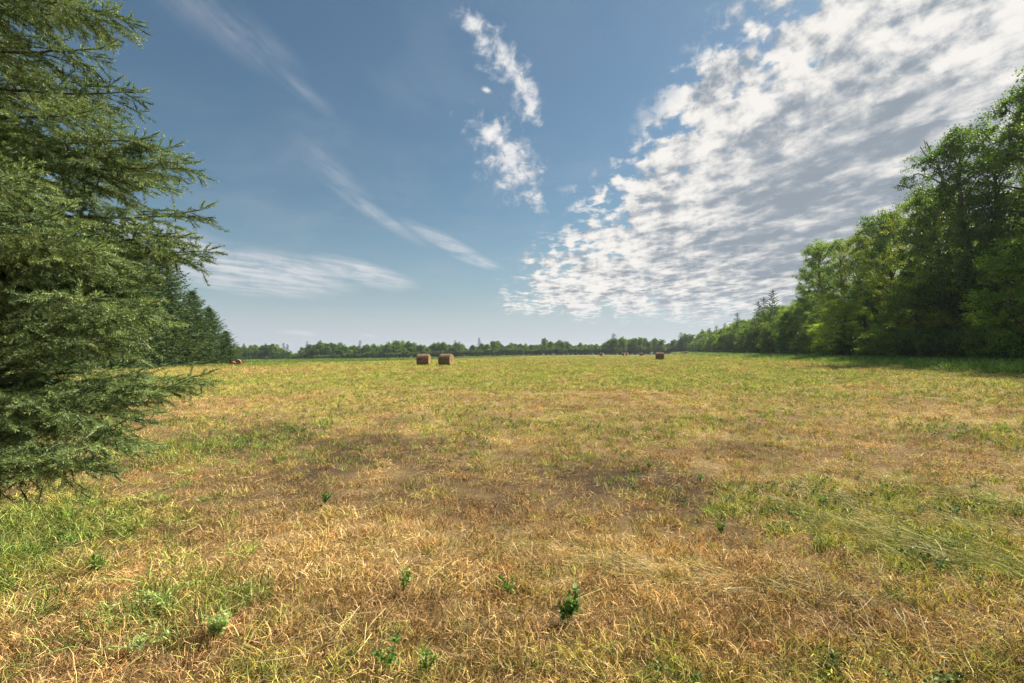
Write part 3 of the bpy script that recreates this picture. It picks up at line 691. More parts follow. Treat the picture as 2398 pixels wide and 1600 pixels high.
    base = wp(2270, 800); e = empty('leaning_dead_tree', base * np.array([1, 1, 0]) + np.array([0, 0, float(terr(base[0], base[1]))])); o0 = np.array(e.location)
    def br(pts, r0, r1): 
        P = np.array([wp(*p) for p in pts]) - o0; q = np.linspace(0, len(P) - 1, len(P) * 3); Pi = np.stack([np.interp(q, range(len(P)), P[:, k]) for k in range(3)], 1); Pi += np.random.default_rng(3).normal(0, .03, Pi.shape)
        V, f = tube(Pi, np.linspace(r0, r1, len(Pi)), 6); T.add(V, f)
    br([(2292, 846), (2286, 700), (2275, 560), (2245, 470), (2215, 410), (2203, 380), (2190, 360), (2182, 338)], .26, .05)
    br([(2203, 380, .3), (2190, 376), (2176, 366), (2167, 350)], .07, .035); br([(2189, 358), (2180, 352), (2176, 336)], .055, .03); br([(2215, 410), (2205, 385, .5), (2190, 372, .8)], .06, .03)
    br([(2230, 440), (2195, 425, -.5), (2160, 412), (2138, 432), (2128, 420)], .08, .035); br([(2262, 520), (2225, 500), (2190, 470)], .07, .015)
    V, Fs = T.get(); mesh('trunk', V, Fs, M_dead, smooth=True, parent=e); tag(e, 'bare leaning dead trunk with forked grey twigs against the clouds', 'dead tree')
wood()

# ------------------------------------------------------------------ far row across the field
def far_row():
    r = random.Random(9)
    prof = [(540, 812), (580, 808), (612, 805), (650, 806), (672, 822), (690, 826), (705, 812), (730, 803), (780, 802), (830, 808), (880, 808), (915, 800), (960, 798), (985, 808), (1010, 804), (1050, 800),
            (1090, 809), (1120, 806), (1150, 800), (1190, 798), (1230, 804), (1262, 808), (1290, 792), (1320, 798), (1345, 806), (1380, 802), (1410, 800), (1440, 790), (1470, 795), (1500, 790), (1530, 794), (1560, 800), (1600, 785), (1640, 778), (1680, 770)]
    px = 520
    pxs = [p[0] for p in prof]; pys = [p[1] for p in prof]; n = 0
    while px < 1690:
        for rank in (0, 1):
            d = 322 + rank * 9 + r.uniform(-3, 3); p = px + r.uniform(-4, 4); x = (p - 1199) / F * d; z = float(terr(x, d))
            top = CAMZ + (825 - np.interp(p, pxs, pys) - (5 if rank else 0) * r.random() + 4 * r.random()) / F * d; h = max(top - z, 5)
            h *= r.uniform(.62, 1.0) if rank == 0 else r.uniform(.86, 1.06)
            k = r.choice(['far0', 'far1', 'far3', 'far1']); H0 = {'far0': 13, 'far1': 12, 'far3': 9}[k]; w = min(max(h / H0, .75), 1.2)
            reg = 'left of its notch' if p < 675 else 'under the hump right of the notch' if p < 820 else 'left of the two near bales' if p < 965 else 'behind the two near bales' if p < 1090 else 'just right of the near bales' if p < 1180 else 'in its lowest middle stretch' if p < 1270 else 'around the open topped trees' if p < 1380 else 'around the broad dark spruce' if p < 1490 else 'behind the large dark bale' if p < 1575 else 'where it meets the wood'
            rk = 'front' if rank == 0 else 'back'
            lb = ('broadleaf tree in the %s of the far row, %s' % (rk, reg), 'tree', 'far row trees in the %s, %s' % (rk, reg))
            plant(k, 'broadleaf_tree', x, d, r.uniform(0, 6.28), (w, w, h / H0), *lb, tint=r.choice([(.62, .80, .66), (.80, 1.0, .75), (1.05, 1.15, .75), (.75, .9, .7)])); n += 1
        d = 316; x = (px - 1199) / F * d; plant('far3', 'bushy_tree', x, d, r.uniform(0, 6.28), (.75, .75, r.uniform(.42, .6)), 'low dark bush closing the foot of the far row across the field', 'bush', 'low bushes along the foot of the far row', tint=(.6, .7, .65))
        px += 11.5
    for p, py, lb in [(571, 804, 'narrow spruce in the far row just right of the near spruces'), (622, 804, 'spruce poking from the far row left of its paired neighbours'), (636, 805, 'spruce in the far row between two others left of the gap'),
                      (664, 803, 'taller dark spruce just left of the notch in the far row'), (673, 806, 'spruce right beside the notch in the far row'), (719, 800, 'thin spruce just right of the notch in the far row'),
                      (843, 797, 'single spruce tip over the rounded left part of the far row'), (1066, 797, 'small spruce tip above the right hand of the two near bales'), (1076, 799, 'smaller spruce tip right of the one above the near bale'),
                      (1122, 791, 'tall lone spruce tip between the near bales and the middle of the far row'), (1437, 781, 'broad dark spruce standing high in the far row above the far bales'), (1595, 779, 'dark conifer where the far row meets the wood')]:
        d = 318; x = (p - 1199) / F * d; h = CAMZ + (825 - py) / F * d - float(terr(x, d)); w = 1.5 if p in (1437, 1595) else .85
        plant('farsp', 'spruce_tree', x, d, p, (w, w, h / 14), lb, 'spruce', 'spruces in the far row', (.6, .72, .75))
    for p, py, lb in [(1277, 789, 'open topped tree with gaps in the far row, left of the middle gap'), (1316, 797, 'rounded airy tree right of the open topped one in the far row'), (1460, 792, 'airy tree right of the broad dark spruce in the far row'),
                      (1502, 787, 'airy round crowned tree on a bare stem behind the biggest right bale'), (1531, 789, 'airy tree leaning above the big right bale in the far row'), (1552, 792, 'thin sparse tree with bare twigs in the far row'), (1608, 779, 'tall airy tree where the far row joins the wood'), (1620, 779, 'second tall airy tree where the far row joins the wood'),
                      (1155, 796, 'airy tree standing up from the far row in the middle of the photo')]:
        d = 312; x = (p - 1199) / F * d; h = CAMZ + (825 - py) / F * d - float(terr(x, d))
        plant('far2', 'broadleaf_tree', x, d, p, (1, 1, h / 14), lb, 'tree', 'airy trees in the far row', (.75, .85, .75))
far_row()

# ------------------------------------------------------------------ spruce row, left middle distance
def spruce_row():
    rows = [(-40, 43, 13.5, 'midsp', 'dark green spruce behind the near spruce, at the left edge of the photo'), (60, 40, 10.5, 'midsp1', 'spruce with low spreading boughs left of centre in the spruce row'),
            (150, 45, 13, 'midsp', 'spruce mostly hidden behind the boughs of the near spruce'), (235, 46, 13, 'midsp1', 'spruce in the row between the hidden one and the tall pointed one'),
            (310, 50, 13, 'midsp', 'spruce with touching boughs left of the tall pointed spruce'), (378, 53, 12.7, 'midsp1', 'tallest pointed spruce of the row with its tip against the white cloud'),
            (448, 57, 8.9, 'midsp', 'second pointed spruce stepping down from the tallest'), (488, 60, 7.2, 'midsp1', 'third pointed spruce with upswept bough tips at the right'), (528, 62, 4.4, 'midsp', 'smallest spruce at the right hand end of the spruce row')]
    for i, (px, d, h, k, lb) in enumerate(rows):
        x = (px - 1199) / F * d; H0 = 12.5 if k == 'midsp' else 12; s = h / H0; w = s * 1.12 if h > 11 else s ** .6 * 1.05
        if px == 528: w = .55
        plant(k, 'spruce_tree', x, d, i * 1.9, (w, w, s), lb, 'spruce', 'spruces in the row on the left', [(1, 1, 1), (.9, 1.0, .95), (1.1, 1.05, .9)][i % 3])
spruce_row()

# ------------------------------------------------------------------ the near spruce
def near_spruce():
    r = np.random.default_rng(77); bx, by = -5.35, 4.0; z0 = float(terr(bx, by)); e = empty('spruce_tree', (bx, by, z0))
    tag(e, 'large near spruce filling the left side with drooping sunlit boughs', 'spruce')
    H = 11.0; zs = np.linspace(0, H, 20); V, f = tube(np.stack([.02 * np.sin(zs), .02 * np.cos(zs * 1.3), zs], 1), (1 - zs / H) * .17 + .012, 12)
    mesh('trunk', V, [f], M_sbark, smooth=True, parent=e)
    T = Acc(); S0, S1, SB = [], [], []
    def bez(a, b, c, n): q = np.linspace(0, 1, n)[:, None]; return (1 - q) ** 2 * a + 2 * q * (1 - q) * b + q * q * c
    def bough(A, B, lift=.12, dens=1.0, inner=.22, spread=1.0, sag=0.10):
        L = np.linalg.norm(B - A); M = A + (B - A) * .55 + np.array([0, 0, -sag * L]); n = max(8, int(L / .10)); P = bez(A, M, B, n) + r.normal(0, .006, (n, 3))
        V, f = tube(P, np.linspace(.006 + .006 * L, .003, n), 5); T.add(V, f)
        T_ = norm(np.gradient(P, axis=0)); up = np.array([0, 0, 1.])
        for i in range(1, n):
            s = i / (n - 1); fw = T_[i]; sd = norm(np.cross(fw, up)); br = r.uniform(0, 1) ** 1.5
            if s > inner * .8: S0.append(P[i - 1]); S1.append(P[i]); SB.append(br)
            if s < inner or r.random() > dens: continue
            for sg in (-1, 1) if r.random() < .6 else (-1, 1, 0):
                if s > .97: continue
                ph = math.radians(r.normal(-10, 16)) if sg else math.radians(-90 if r.random() < .7 else 70); sdv = (sg or 0) * sd * math.cos(ph) + up * math.sin(ph)
                ll = spread * (.10 + min(.55, .32 * L * (1 - s) ** .75 * 1.15)) * r.uniform(.6, 1.2) * (1 if sg else .6)
                d0 = norm(fw * r.uniform(.55, 1.0) + sdv * r.uniform(.7, 1.0)); m = max(2, int(ll / .09)); q = P[i]; pts = [q]; dd = d0
                for j in range(m):
                    dd = norm(dd + up * r.normal(-.04, .03) + fw * .05); q = q + dd * ll / m; pts.append(q)
                pts = np.array(pts)
                if ll > .2: V, f = tube(pts, np.linspace(.0035, .0016, len(pts)), 3); T.add(V, f)
                lb = np.clip(br + r.normal(0, .2), 0, 1)
                for j in range(m):
                    S0.append(pts[j]); S1.append(pts[j + 1]); SB.append(lb)
                    if ll < .12: continue
                    s2 = norm(np.cross(dd, up))
                    for g2 in (-1, 1):
                        if r.random() < .1: continue
                        sl = r.uniform(.08, .17) * (1.2 - .5 * j / m); d2 = norm(dd * .85 + g2 * s2 * r.uniform(.5, .8) + up * r.normal(-.10, .16)); S0.append(pts[j + 1]); S1.append(pts[j + 1] + d2 * sl); SB.append(lb)
                    if r.random() < .30: S0.append(pts[j + 1]); S1.append(pts[j + 1] + norm(d0 * .4 + r.normal(0, .3, 3) - up) * r.uniform(.08, .16)); SB.append(lb * .7)
        # upswept tip
        d = norm(T_[-1] + up * lift); tip = P[-1]
        S0.append(tip); S1.append(tip + d * .17); SB.append(.6)
        for g2 in (-1, 1): sd = norm(np.cross(d, up)); S0.append(tip); S1.append(tip + norm(d + g2 * sd * .7 + up * .25) * .11); SB.append(.6)
        if r.random() < .6: S0.append(P[-2]); S1.append(P[-2] + norm(d * .5 + up) * .12); SB.append(.6)
    O = np.array([bx, by, z0])
    def W(px, py, d): v = pxdir(px, py); return np.array([0, 0, CAMZ]) + v * (d / v[1]) - O
    # boughs whose ends show against sky or field
    for px, py, d, rise, sp, sag in [(298, 45, 3.9, .45, .8, .02), (240, 30, 3.7, .5, .9, .0), (242, 110, 3.6, .2, .7, .06), (308, 216, 3.8, .35, .9, .08), (212, 262, 3.5, .3, .8, .08), (428, 380, 3.75, .35, 1.0, .12), (395, 350, 3.85, .4, 1.0, .12), (335, 325, 3.6, .3, .9, .1),
                                     (468, 492, 3.9, .25, .95, .12), (478, 585, 3.9, .4, .75, .14), (415, 548, 3.75, .35, .8, .14), (300, 605, 3.6, .45, 1.0, .12), (285, 655, 3.5, .5, 1.0, .1), (212, 588, 2.95, .3, 1.0, .06), (165, 545, 2.8, .2, .9, .04), (135, 500, 2.85, .15, .9, .05), (60, 412, 2.75, .15, .9, .03),
                                     (345, 745, 3.35, .5, 1.0, .08), (300, 695, 3.6, .5, 1.0, .1), (330, 720, 3.1, .45, 1.0, .08), (250, 790, 2.9, .4, 1.0, .06), (200, 700, 2.8, .4, 1.0, .05), (470, 880, 3.6, .15, .62, .10), (400, 905, 3.4, .2, .8, .08), (300, 885, 3.5, .15, .9, .08), (310, 980, 3.0, .35, .85, .04), (270, 1035, 2.85, .4, .9, .04),
                                     (180, 1100, 2.75, .3, .8, .02), (120, 930, 2.7, .1, .9, .03), (60, 1080, 2.6, .3, .8, .0), (200, 865, 3.9, .2, .9, .08), (100, 985, 2.9, .25, .9, .05)]:
        B = W(px, py, d); A = np.array([0, 0, B[2] + rise * 1.0 + .15 * r.random()]); bough(A, B, .25, 1.0, .25, sp, sag)
    # the rest of the tree
    for i in range(44):
        z = .75 + i * .16 if i < 34 else 6.2 + (i - 34) * .45
        Rz = 2.75 * (1 - z / H) ** .80; far = z > 5.6; n_ = 6 if not far else 7
        for k in range(n_):
            az = 2 * math.pi * (k + r.random() * .8) / n_ + i * 2.4; dirv = np.array([math.cos(az), math.sin(az), 0]); vis = dirv @ norm(np.array([5.35, -4.0, 0]))
            vis2 = dirv @ np.array([.95, .3, 0])
            if max(vis, vis2) < -.15: 
                if k % 2 or far: continue
            if 1.15 < z < 1.75: continue
            L = Rz * r.uniform(.34, .62) * (.75 if z < 1.2 else 1); hid = max(vis, vis2) < .2 or far
            if far: L = Rz * r.uniform(.6, .95)
            A = np.array([0, 0, z + .25]); B = dirv * L + np.array([0, 0, max(z - .10 - .04 * L + .12 * z / H * L, .35)])
            bough(A, B, .3, .38 if hid else .8, .50 if hid else .28, 1.0, .08)
    for i in range(20):      # longer boughs that stand out in layers
        z = 1.95 + i * .21; Rz = 2.75 * (1 - z / H) ** .80; az = -.75 + 1.5 * ((i * .618) % 1); dirv = np.array([math.cos(az), math.sin(az), 0]); L = Rz * r.uniform(.74, .95) * (.74 if z < 2.7 else 1)
        bough(np.array([0, 0, z + .3]), dirv * L + np.array([0, 0, z - .05]), .3, 1.0, .4, 1.05, .09)
    V, Fs = T.get(); mesh('branches', V, Fs, M_sbark, smooth=True, parent=e)
    S0 = np.array(S0); S1 = np.array(S1); SB = np.array(SB); L = np.linalg.norm(S1 - S0, axis=1)
    # needles
    per = np.clip((L / .0017).astype(int), 20, 80); idx = np.repeat(np.arange(len(L)), per); n = len(idx)
    ax = norm(S1 - S0)[idx]; q = r.random(n)[:, None]; base = S0[idx] + (S1 - S0)[idx] * q
    rad = r.normal(size=(n, 3)); rad -= ax * np.sum(rad * ax, 1, keepdims=True); rad = norm(rad); rad[:, 2] += .25
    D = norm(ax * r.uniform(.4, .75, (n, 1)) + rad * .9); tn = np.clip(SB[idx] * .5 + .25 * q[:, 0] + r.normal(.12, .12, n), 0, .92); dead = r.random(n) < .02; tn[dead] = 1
    V, f = rhombs(base, D, r.uniform(.018, .027, n), .0034, r, mid=.4); 
    cw = np.concatenate([S0 + 0, S0 + 0]); cd = norm(np.concatenate([S1 - S0] * 2)); V2, f2 = rhombs(cw, cd, np.concatenate([L, L]) * 1.04, np.full(2 * len(L), .009), r, mid=.6)
    f = np.concatenate([f, f2 + len(V)]); V = np.concatenate([V, V2]); tn = np.concatenate([tn, np.clip(np.concatenate([SB, SB]) * .45, 0, .8)])
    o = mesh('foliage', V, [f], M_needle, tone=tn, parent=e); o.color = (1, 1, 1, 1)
    print('near spruce shoots', len(L), 'needles', n)
near_spruce()

# ------------------------------------------------------------------ hay bales
def bale_mats():
    m, g, p = principled('hay_side', (.3, .2, .1), .95, .05); tc = g.new('ShaderNodeTexCoord'); ob = tc.outputs['Object']
    n1 = g.noise(g.vm('MULTIPLY', ob, (9, 1.2, 1.2)), 1.3, 6, .6, .2); n2 = g.noise(g.vm('MULTIPLY', ob, (1, 1, 1)), 30, 4, .7); n3 = g.noise(ob, 2.2, 3, .6)
    c = g.mix(g.ramp(n1, .36, .64), (.065, .032, .022, 1), (.27, .165, .085, 1)); c = g.mix(g.ramp(n3, .45, .7, 0, .5), c, (.19, .085, .06, 1)); c = g.mix(g.ramp(n2, .35, .7, 0, .5), c, (.30, .20, .10, 1)); g.set(p, 'Base Color', c)
    b = g.new('ShaderNodeBump'); b.inputs[0].default_value = .9; b.inputs[1].default_value = .05; g.l.new(g.m('ADD', n1, n2), b.inputs['Height']); g.l.new(b.outputs[0], p.inputs['Normal'])
    m2, g, p = principled('hay_end', (.4, .3, .15), .95, .05); tc = g.new('ShaderNodeTexCoord'); ob = tc.outputs['Object']
    sp = g.new('ShaderNodeSeparateXYZ'); g.l.new(ob, sp.inputs[0]); rr = g.m('SQRT', g.m('ADD', g.m('POWER', sp.outputs[1], 2.0), g.m('POWER', sp.outputs[2], 2.0))); th = g.m('ARCTAN2', sp.outputs[1], sp.outputs[2])
    nn = g.noise(ob, 6, 5, .65); w = g.m('SINE', g.m('ADD', g.m('ADD', g.m('MULTIPLY', rr, 55.0), th), g.m('MULTIPLY', nn, 9.0))); n2 = g.noise(ob, 28, 5, .7)
    c = g.mix(g.ramp(w, -1, 1), (.20, .11, .05, 1), (.46, .32, .15, 1)); c = g.mix(g.ramp(n2, .4, .7, 0, .6), c, (.62, .47, .24, 1)); c = g.mix(g.ramp(g.m('ADD', rr, g.m('MULTIPLY', nn, .35)), .22, .5, .75, 0), c, (.20, .085, .05, 1)); g.set(p, 'Base Color', c)
    b = g.new('ShaderNodeBump'); b.inputs[0].default_value = .8; b.inputs[1].default_value = .04; g.l.new(g.m('ADD', w, n2), b.inputs['Height']); g.l.new(b.outputs[0], p.inputs['Normal'])
    m3, g3, p3 = principled('net_wrap', (.62, .52, .42), .6, .3)
    return m, m2, m3
MB = bale_mats()
def bale_meshes(seed, lo=False):
    r = np.random.default_rng(seed); W = 1.50; Rb = .76; nx = 34; na = 72; xs = np.linspace(-W / 2, W / 2, nx); A = np.arange(na) / na * 2 * math.pi
    X, TH = np.meshgrid(xs, A, indexing='ij'); e = np.clip((np.abs(X) - (W / 2 - .07)) / .07, 0, 1); rr = Rb - .05 * e ** 2
    band = .018 * np.sin(X * 26 + r.normal()) + .012 * np.sin(X * 61 + 2) ; rr = rr + band + .022 * (fbm(X * 7 + seed, TH * 2.2, 3) - .5) * 2 + r.normal(0, .006, X.shape)
    Yc = np.sin(TH) * rr * 1.02; Zc = np.cos(TH) * rr * .985; Zc = np.where(Zc < -.68, -.68 + (Zc + .68) * .25, Zc)
    V = np.stack([X, Yc, Zc + .70], -1).reshape(-1, 3); i = np.arange(nx * na).reshape(nx, na); j = np.roll(i, -1, 1); f = np.stack([i[:-1], i[1:], j[1:], j[:-1]], -1).reshape(-1, 4)
    # stray stalks
    n = 1500; th = r.random(n) * 6.283; x = r.uniform(-W / 2, W / 2, n); B = np.stack([x, np.sin(th) * Rb * 1.0, np.cos(th) * Rb * .98 + .70], 1); N = np.stack([0 * x, np.sin(th), np.cos(th)], 1); D = norm(N * .45 + rvec(n, r)); k = B[:, 2] > .06
    Vs, q, t = blades(B[k], D[k], r.uniform(.04, .14, k.sum()), .006, rvec(k.sum(), r) * .5, r)
    a = Acc(); a.add(V, f); a.add(Vs, q); Vq, Fq = a.get(); body = mesh('hay_roll', Vq, Fq, MB[0], smooth=True, link=False)
    ends = []
    for s in (-1, 1):
        nr = 9; rad = np.linspace(0, 1, nr)[1:]; Vv = [[s * (W / 2 - .05), 0, .70]]
        ring = V.reshape(nx, na, 3)[-1 if s > 0 else 0] - np.array([0, 0, .70])
        for q_ in rad:
            pr = ring * q_; pr[:, 0] = s * (W / 2 + .004 - .06 * (1 - q_) ** 1.2) + r.normal(0, .008, na) * (q_ < .99); Vv.extend((pr + np.array([0, 0, .70])).tolist())
        F3 = [[0, 1 + k, 1 + (k + 1) % na] for k in range(na)]; F4 = []
        for m_ in range(nr - 2):
            for k in range(na): F4.append([1 + m_ * na + k, 1 + (m_ + 1) * na + k, 1 + (m_ + 1) * na + (k + 1) % na, 1 + m_ * na + (k + 1) % na])
        ends.append(mesh('hay_end', np.array(Vv), [np.array(F3), np.array(F4)], MB[1], smooth=True, link=False))
    # twine: thin rings round the roll
    tw = Acc()
    for x in np.linspace(-.66, .66, 12):
        th = np.linspace(0, 2 * math.pi, 49); rr2 = Rb + .018 * math.sin(x * 26) + .03; P = np.stack([x + .01 * np.sin(th * 2), np.sin(th) * rr2, np.maximum(np.cos(th) * rr2, -.69) + .70], 1); Vv, ff = tube(P, np.full(49, .004), 4); tw.add(Vv, ff)
    Vw, Fw = tw.get(); twine = mesh('twine', Vw, Fw, MB[2], smooth=True, link=False)
    return [body, ends[0], ends[1], twine]
BM = [bale_meshes(1), bale_meshes(4)]
def bales():
    g = 'round hay bales on the mown field'
    spec = [(992, 60.5, -12, 'left one of the two nearest round hay bales, seen side on'), (1045, 59, -24, 'right one of the two nearest round hay bales, its spiral end showing'),
            (1544.5, 92, 3, 'large dark round hay bale alone in the middle distance on the right'), (1409, 222, -26, 'small far hay bale, leftmost of the distant bales'),
            (1460, 238, -28, 'small far hay bale with a second one touching its right side'), (1467, 246, -30, 'pale far hay bale tucked behind the right side of another'),
            (1502, 222, 0, 'small far hay bale alone just left of the large dark one'), (1599, 225, 5, 'far hay bale half hidden behind a slightly larger one'),
            (1607, 196, -3, 'slightly larger far hay bale overlapping the one on its left'), (1625, 262, 0, 'small far hay bale alone right of the overlapping pair'),
            (1646, 285, 0, 'tiny far hay bale, left one of the last touching pair'), (1653.5, 280, 3, 'tiny far hay bale, rightmost of all the bales')]
    for i, (px, d, a, lb) in enumerate(spec):
        x = (px - 1199) / F * d; e = empty('hay_bale', (x, d, float(terr(x, d)) - .03), R(a) + math.atan2(-x, d) * 1.0, 1.0)
        for o in BM[i % 2]:
            c = o.copy(); C.objects.link(c); c.parent = e
        tag(e, lb, 'hay bale', g)
bales()

# ------------------------------------------------------------------ the red garden tractor by the last spruce
def rounded(bm_pts, depth): pass
def red_machine():
    import bmesh
    mr, g, p = principled('faded_red_paint', (.48, .07, .05), .55, .3); tc = g.new('ShaderNodeTexCoord'); n = g.noise(tc.outputs['Object'], 5, 4, .6); g.set(p, 'Base Color', g.mix(g.ramp(n, .4, .7), (.28, .07, .05, 1), (.40, .16, .12, 1)))
    mk, _, _ = principled('black_rubber', (.03, .03, .03), .8, .2); mp, _, _ = principled('pink_faded_top', (.50, .32, .29), .7, .2)
    d = 57.0; x = (552 - 1199) / F * d; e = empty('garden_tractor', (x, d, float(terr(x, d)) - .02), R(8), .72); tag(e, 'faded red garden tractor half sunk in grass beside the last spruce', 'tractor')
    def prism(name, prof, y0, y1, mat, par=e, bev=.03):
        bm = bmesh.new(); a = [bm.verts.new((px, y0, pz)) for px, pz in prof]; b = [bm.verts.new((px, y1, pz)) for px, pz in prof]; n = len(prof)
        bm.faces.new(a); bm.faces.new(b[::-1])
        for i in range(n): bm.faces.new((a[i], b[i], b[(i + 1) % n], a[(i + 1) % n]))
        bmesh.ops.recalc_face_normals(bm, faces=bm.faces); bmesh.ops.bevel(bm, geom=bm.edges[:], offset=bev, segments=2, affect='EDGES')
        me = bpy.data.meshes.new(name); bm.to_mesh(me); bm.free(); me.materials.append(mat); o = bpy.data.objects.new(name, me); C.objects.link(o); o.parent = par; return o
    prism('hood', [(.15, .45), (.15, 1.02), (.35, 1.10), (.62, 1.02), (.86, .82), (.90, .50)], -.26, .26, mr)
    prism('hood_top', [(.20, 1.075), (.20, 1.10), (.36, 1.135), (.64, 1.055), (.80, .92), (.79, .89), (.62, 1.02), (.36, 1.105)], -.20, .20, mp, bev=.008)
    prism('fender', [(-.95, .50), (-.95, .72), (-.80, .84), (-.30, .84), (-.12, .60), (-.12, .50)], -.46, .46, mr)
    prism('seat', [(-.72, .86), (-.72, 1.18), (-.64, 1.20), (-.60, .96), (-.28, .95), (-.28, .86)], -.22, .22, mk)
    prism('chassis', [(-.9, .30), (-.9, .49), (.85, .49), (.85, .34)], -.18, .18, mk)
    def wheel(cx, cy, rad, w):
        th = np.linspace(0, 2 * math.pi, 25)[:-1]; prof = [(-w / 2, rad * .55), (-w / 2, rad * .9), (-w * .35, rad), (w * .35, rad), (w / 2, rad * .9), (w / 2, rad * .55)]
        V = np.array([[cx + math.cos(t) * r_, cy + y_, rad + math.sin(t) * r_] for y_, r_ in prof for t in th]); m = 24; f = []
        for i in range(6):
            for k in range(m): f.append([i * m + k, i * m + (k + 1) % m, ((i + 1) % 6) * m + (k + 1) % m, ((i + 1) % 6) * m + k])
        o = mesh('wheel', V, [np.array(f)], mk, smooth=True, parent=e)
        V = np.array([[cx, cy - w * .3, rad]] + [[cx + math.cos(t) * rad * .56, cy - w * .25, rad + math.sin(t) * rad * .56] for t in th] + [[cx, cy + w * .3, rad]] + [[cx + math.cos(t) * rad * .56, cy + w * .25, rad + math.sin(t) * rad * .56] for t in th])
        f3 = [[0, 1 + k, 1 + (k + 1) % m] for k in range(m)] + [[25, 26 + (k + 1) % m, 26 + k] for k in range(m)]; f4 = [[1 + k, 26 + k, 26 + (k + 1) % m, 1 + (k + 1) % m] for k in range(m)]
        mesh('rim', V, [np.array(f3), np.array(f4)], mp, parent=o)
    for s in (-1, 1): wheel(-.55, s * .40, .27, .20); wheel(.62, s * .36, .18, .13)
    th = np.linspace(0, 2 * math.pi, 25); V, f = tube(np.stack([.02 + np.cos(th) * .07, np.sin(th) * .17, 1.16 + np.cos(th) * .15], 1), np.full(25, .014), 6); a = Acc(); a.add(V, f); V, f = tube(np.array([[.20, 0, .95], [.02, 0, 1.16]]), [.018, .014], 6); a.add(V, f); V, f = tube(np.array([[.02, -.17, 1.16], [.02, .17, 1.16]]), [.01, .01], 5); a.add(V, f); V, Fs = a.get(); mesh('steering_wheel', V, Fs, mk, smooth=True, parent=e)
red_machine()

# ------------------------------------------------------------------ single weeds in the foreground
def weed_mat(name, lo, hi):
    def f(g): t = tone_attr(g); return g.mix(t, (*lo, 1), (*hi, 1))
    return leafy(name, f, .3, .45, .3, (1.2, 1.35, .6))
WM = [weed_mat('dark_green_weed', (.05, .13, .03), (.20, .33, .07)), weed_mat('pale_sage_weed', (.30, .40, .13), (.52, .60, .24)), weed_mat('fresh_green_weed', (.14, .24, .05), (.36, .42, .12))]
def weed(px, py, h, stems, leaf, mat, label, seed, lie=0.0, lobed=False):
    r = np.random.default_rng(seed); x, y = ground_px(px, py); e = empty('weed_plant', (x, y, float(terr(x, y)))); tag(e, label, 'weed')
    A = Acc(); L = Acc(); 
    for k in range(stems):
        az = r.uniform(0, 6.28); tl = r.uniform(.1, .7) + lie; d = np.array([math.cos(az) * math.sin(tl), math.sin(az) * math.sin(tl) * (1 if lie == 0 else .6), math.cos(tl)]); hh = h * r.uniform(.6, 1.1)
        q = np.linspace(0, 1, 8)[:, None]; P = d * hh * q + np.array([0, 0, .02 + .03 * lie]) + np.array([0, 0, .25 * hh]) * (q - q * q) * (1 if lie else 0); P[:, 2] = np.maximum(P[:, 2], .015); V, f = tube(P, np.linspace(.0028, .001, 8), 5); A.add(V, f)
        n = int(16 + 10 * r.random()); s = r.uniform(.15, 1, n); B = np.stack([np.interp(s, q[:, 0], P[:, j]) for j in range(3)], 1); D = norm(rvec(n, r) * .9 + d * .5 + np.array([0, 0, .15])); LL = leaf * r.uniform(.6, 1.25, n) * (1.15 - .5 * s)
        V, f = rhombs(B, D, LL, LL * (.42 if not lobed else .3), r, flat=np.array([0, 0, 1.]), flatk=.55); L.add(V, f)
        if lobed:
            for sg in (-1, 1):
                sd = norm(np.cross(D, np.array([0, 0, 1.]))) * sg; V, f = rhombs(B + D * LL[:, None] * .45, norm(D * .6 + sd), LL * .5, LL * .16, r, flat=np.array([0, 0, 1.]), flatk=.55); L.add(V, f)
    V, Fs = A.get(); mesh('stem', V, Fs, mat, tone=np.full(sum(len(f) for f in Fs), .4), smooth=True, parent=e)
    V, Fs = L.get(); mesh('leaves', V, Fs, mat, tone=r.random(len(Fs[0])), parent=e)
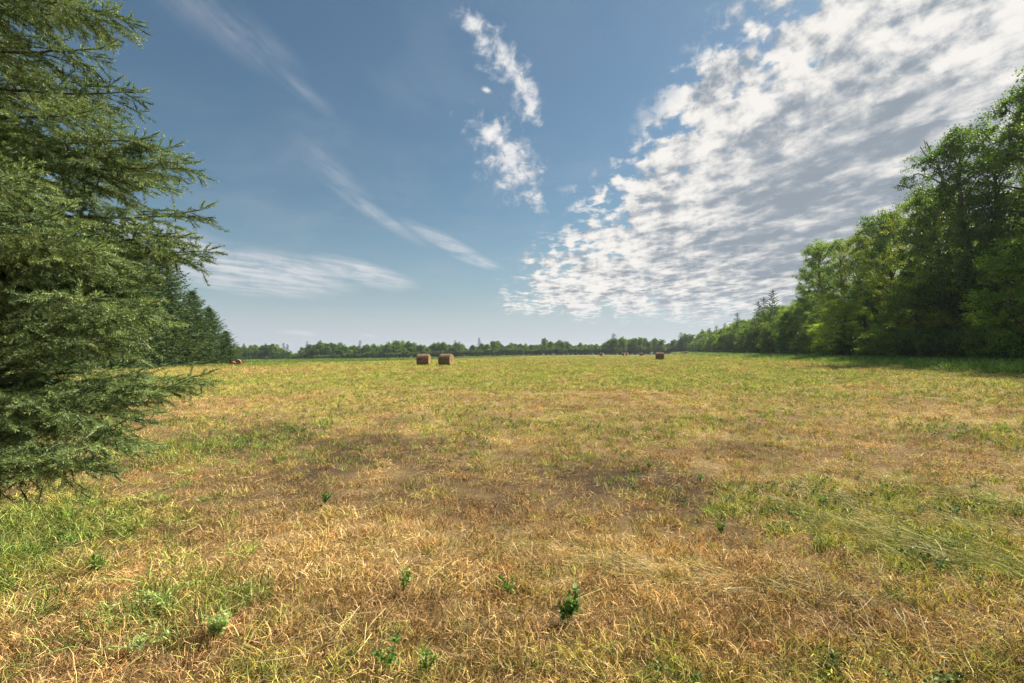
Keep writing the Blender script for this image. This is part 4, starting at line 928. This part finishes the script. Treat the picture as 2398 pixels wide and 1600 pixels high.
for a in [(1338, 1462, .17, 5, .060, WM[0], 'dark green leafy weed standing upright in the dry grass at bottom centre', 1),
          (762, 1182, .14, 11, .03, WM[0], 'compact green weed in the brown grass below the left near bale', 2),
          (505, 1500, .13, 12, .045, WM[1], 'pale sage green feathery weed near the bottom left', 3, 0.0, True),
          (945, 1392, .15, 5, .045, WM[2], 'small two tone green weed left of the bottom centre weed', 4),
          (915, 1570, .20, 3, .045, WM[0], 'thin stemmed dark green weed at the bottom edge', 5),
          (1000, 1585, .14, 4, .040, WM[2], 'yellow green weed beside the thin dark one at the bottom edge', 6),
          (380, 1425, .32, 6, .035, WM[1], 'trailing pale green weed lying across the grass at lower left', 7, .8),
          (330, 1540, .24, 5, .035, WM[1], 'trailing pale weed nearest the bottom left corner', 8, .8),
          (1195, 1400, .12, 3, .04, WM[0], 'tiny dark green weed between the two weeds at bottom centre', 9),
          (230, 1345, .18, 8, .045, WM[2], 'bushy yellow green weed in the long grass at left', 10),
          (1690, 1255, .12, 9, .026, WM[0], 'dark green leafy clump in the brown grass right of centre', 11),
          (1520, 1100, .11, 9, .028, WM[2], 'bright green clump in the middle of the field foreground', 12),
          (1640, 1130, .10, 9, .028, WM[2], 'bright green clump right of another in the field foreground', 13)]:
    weed(*a)

# ------------------------------------------------------------------ haze in the air
def haze():
    x0, x1, y0, y1, z0, z1 = -1505, 1505, -1500, 1508, -8.0, 28.0
    V = np.array([[x, y, z] for x in (x0, x1) for y in (y0, y1) for z in (z0, z1)]); f = [[0, 1, 3, 2], [4, 6, 7, 5], [0, 4, 5, 1], [2, 3, 7, 6], [0, 2, 6, 4], [1, 5, 7, 3]]
    m = bpy.data.materials.new('haze'); m.use_nodes = True; g = NT(m.node_tree); o = g.new('ShaderNodeOutputMaterial'); v = g.new('ShaderNodeVolumePrincipled')
    v.inputs['Color'].default_value = (.78, .86, .96, 1); v.inputs['Density'].default_value = 0.0002; v.inputs['Anisotropy'].default_value = .25; g.l.new(v.outputs[0], o.inputs['Volume'])
    tag(mesh('haze', V, [np.array(f)], m), 'thin pale blue summer haze lying over the whole field', kind='stuff')
haze()
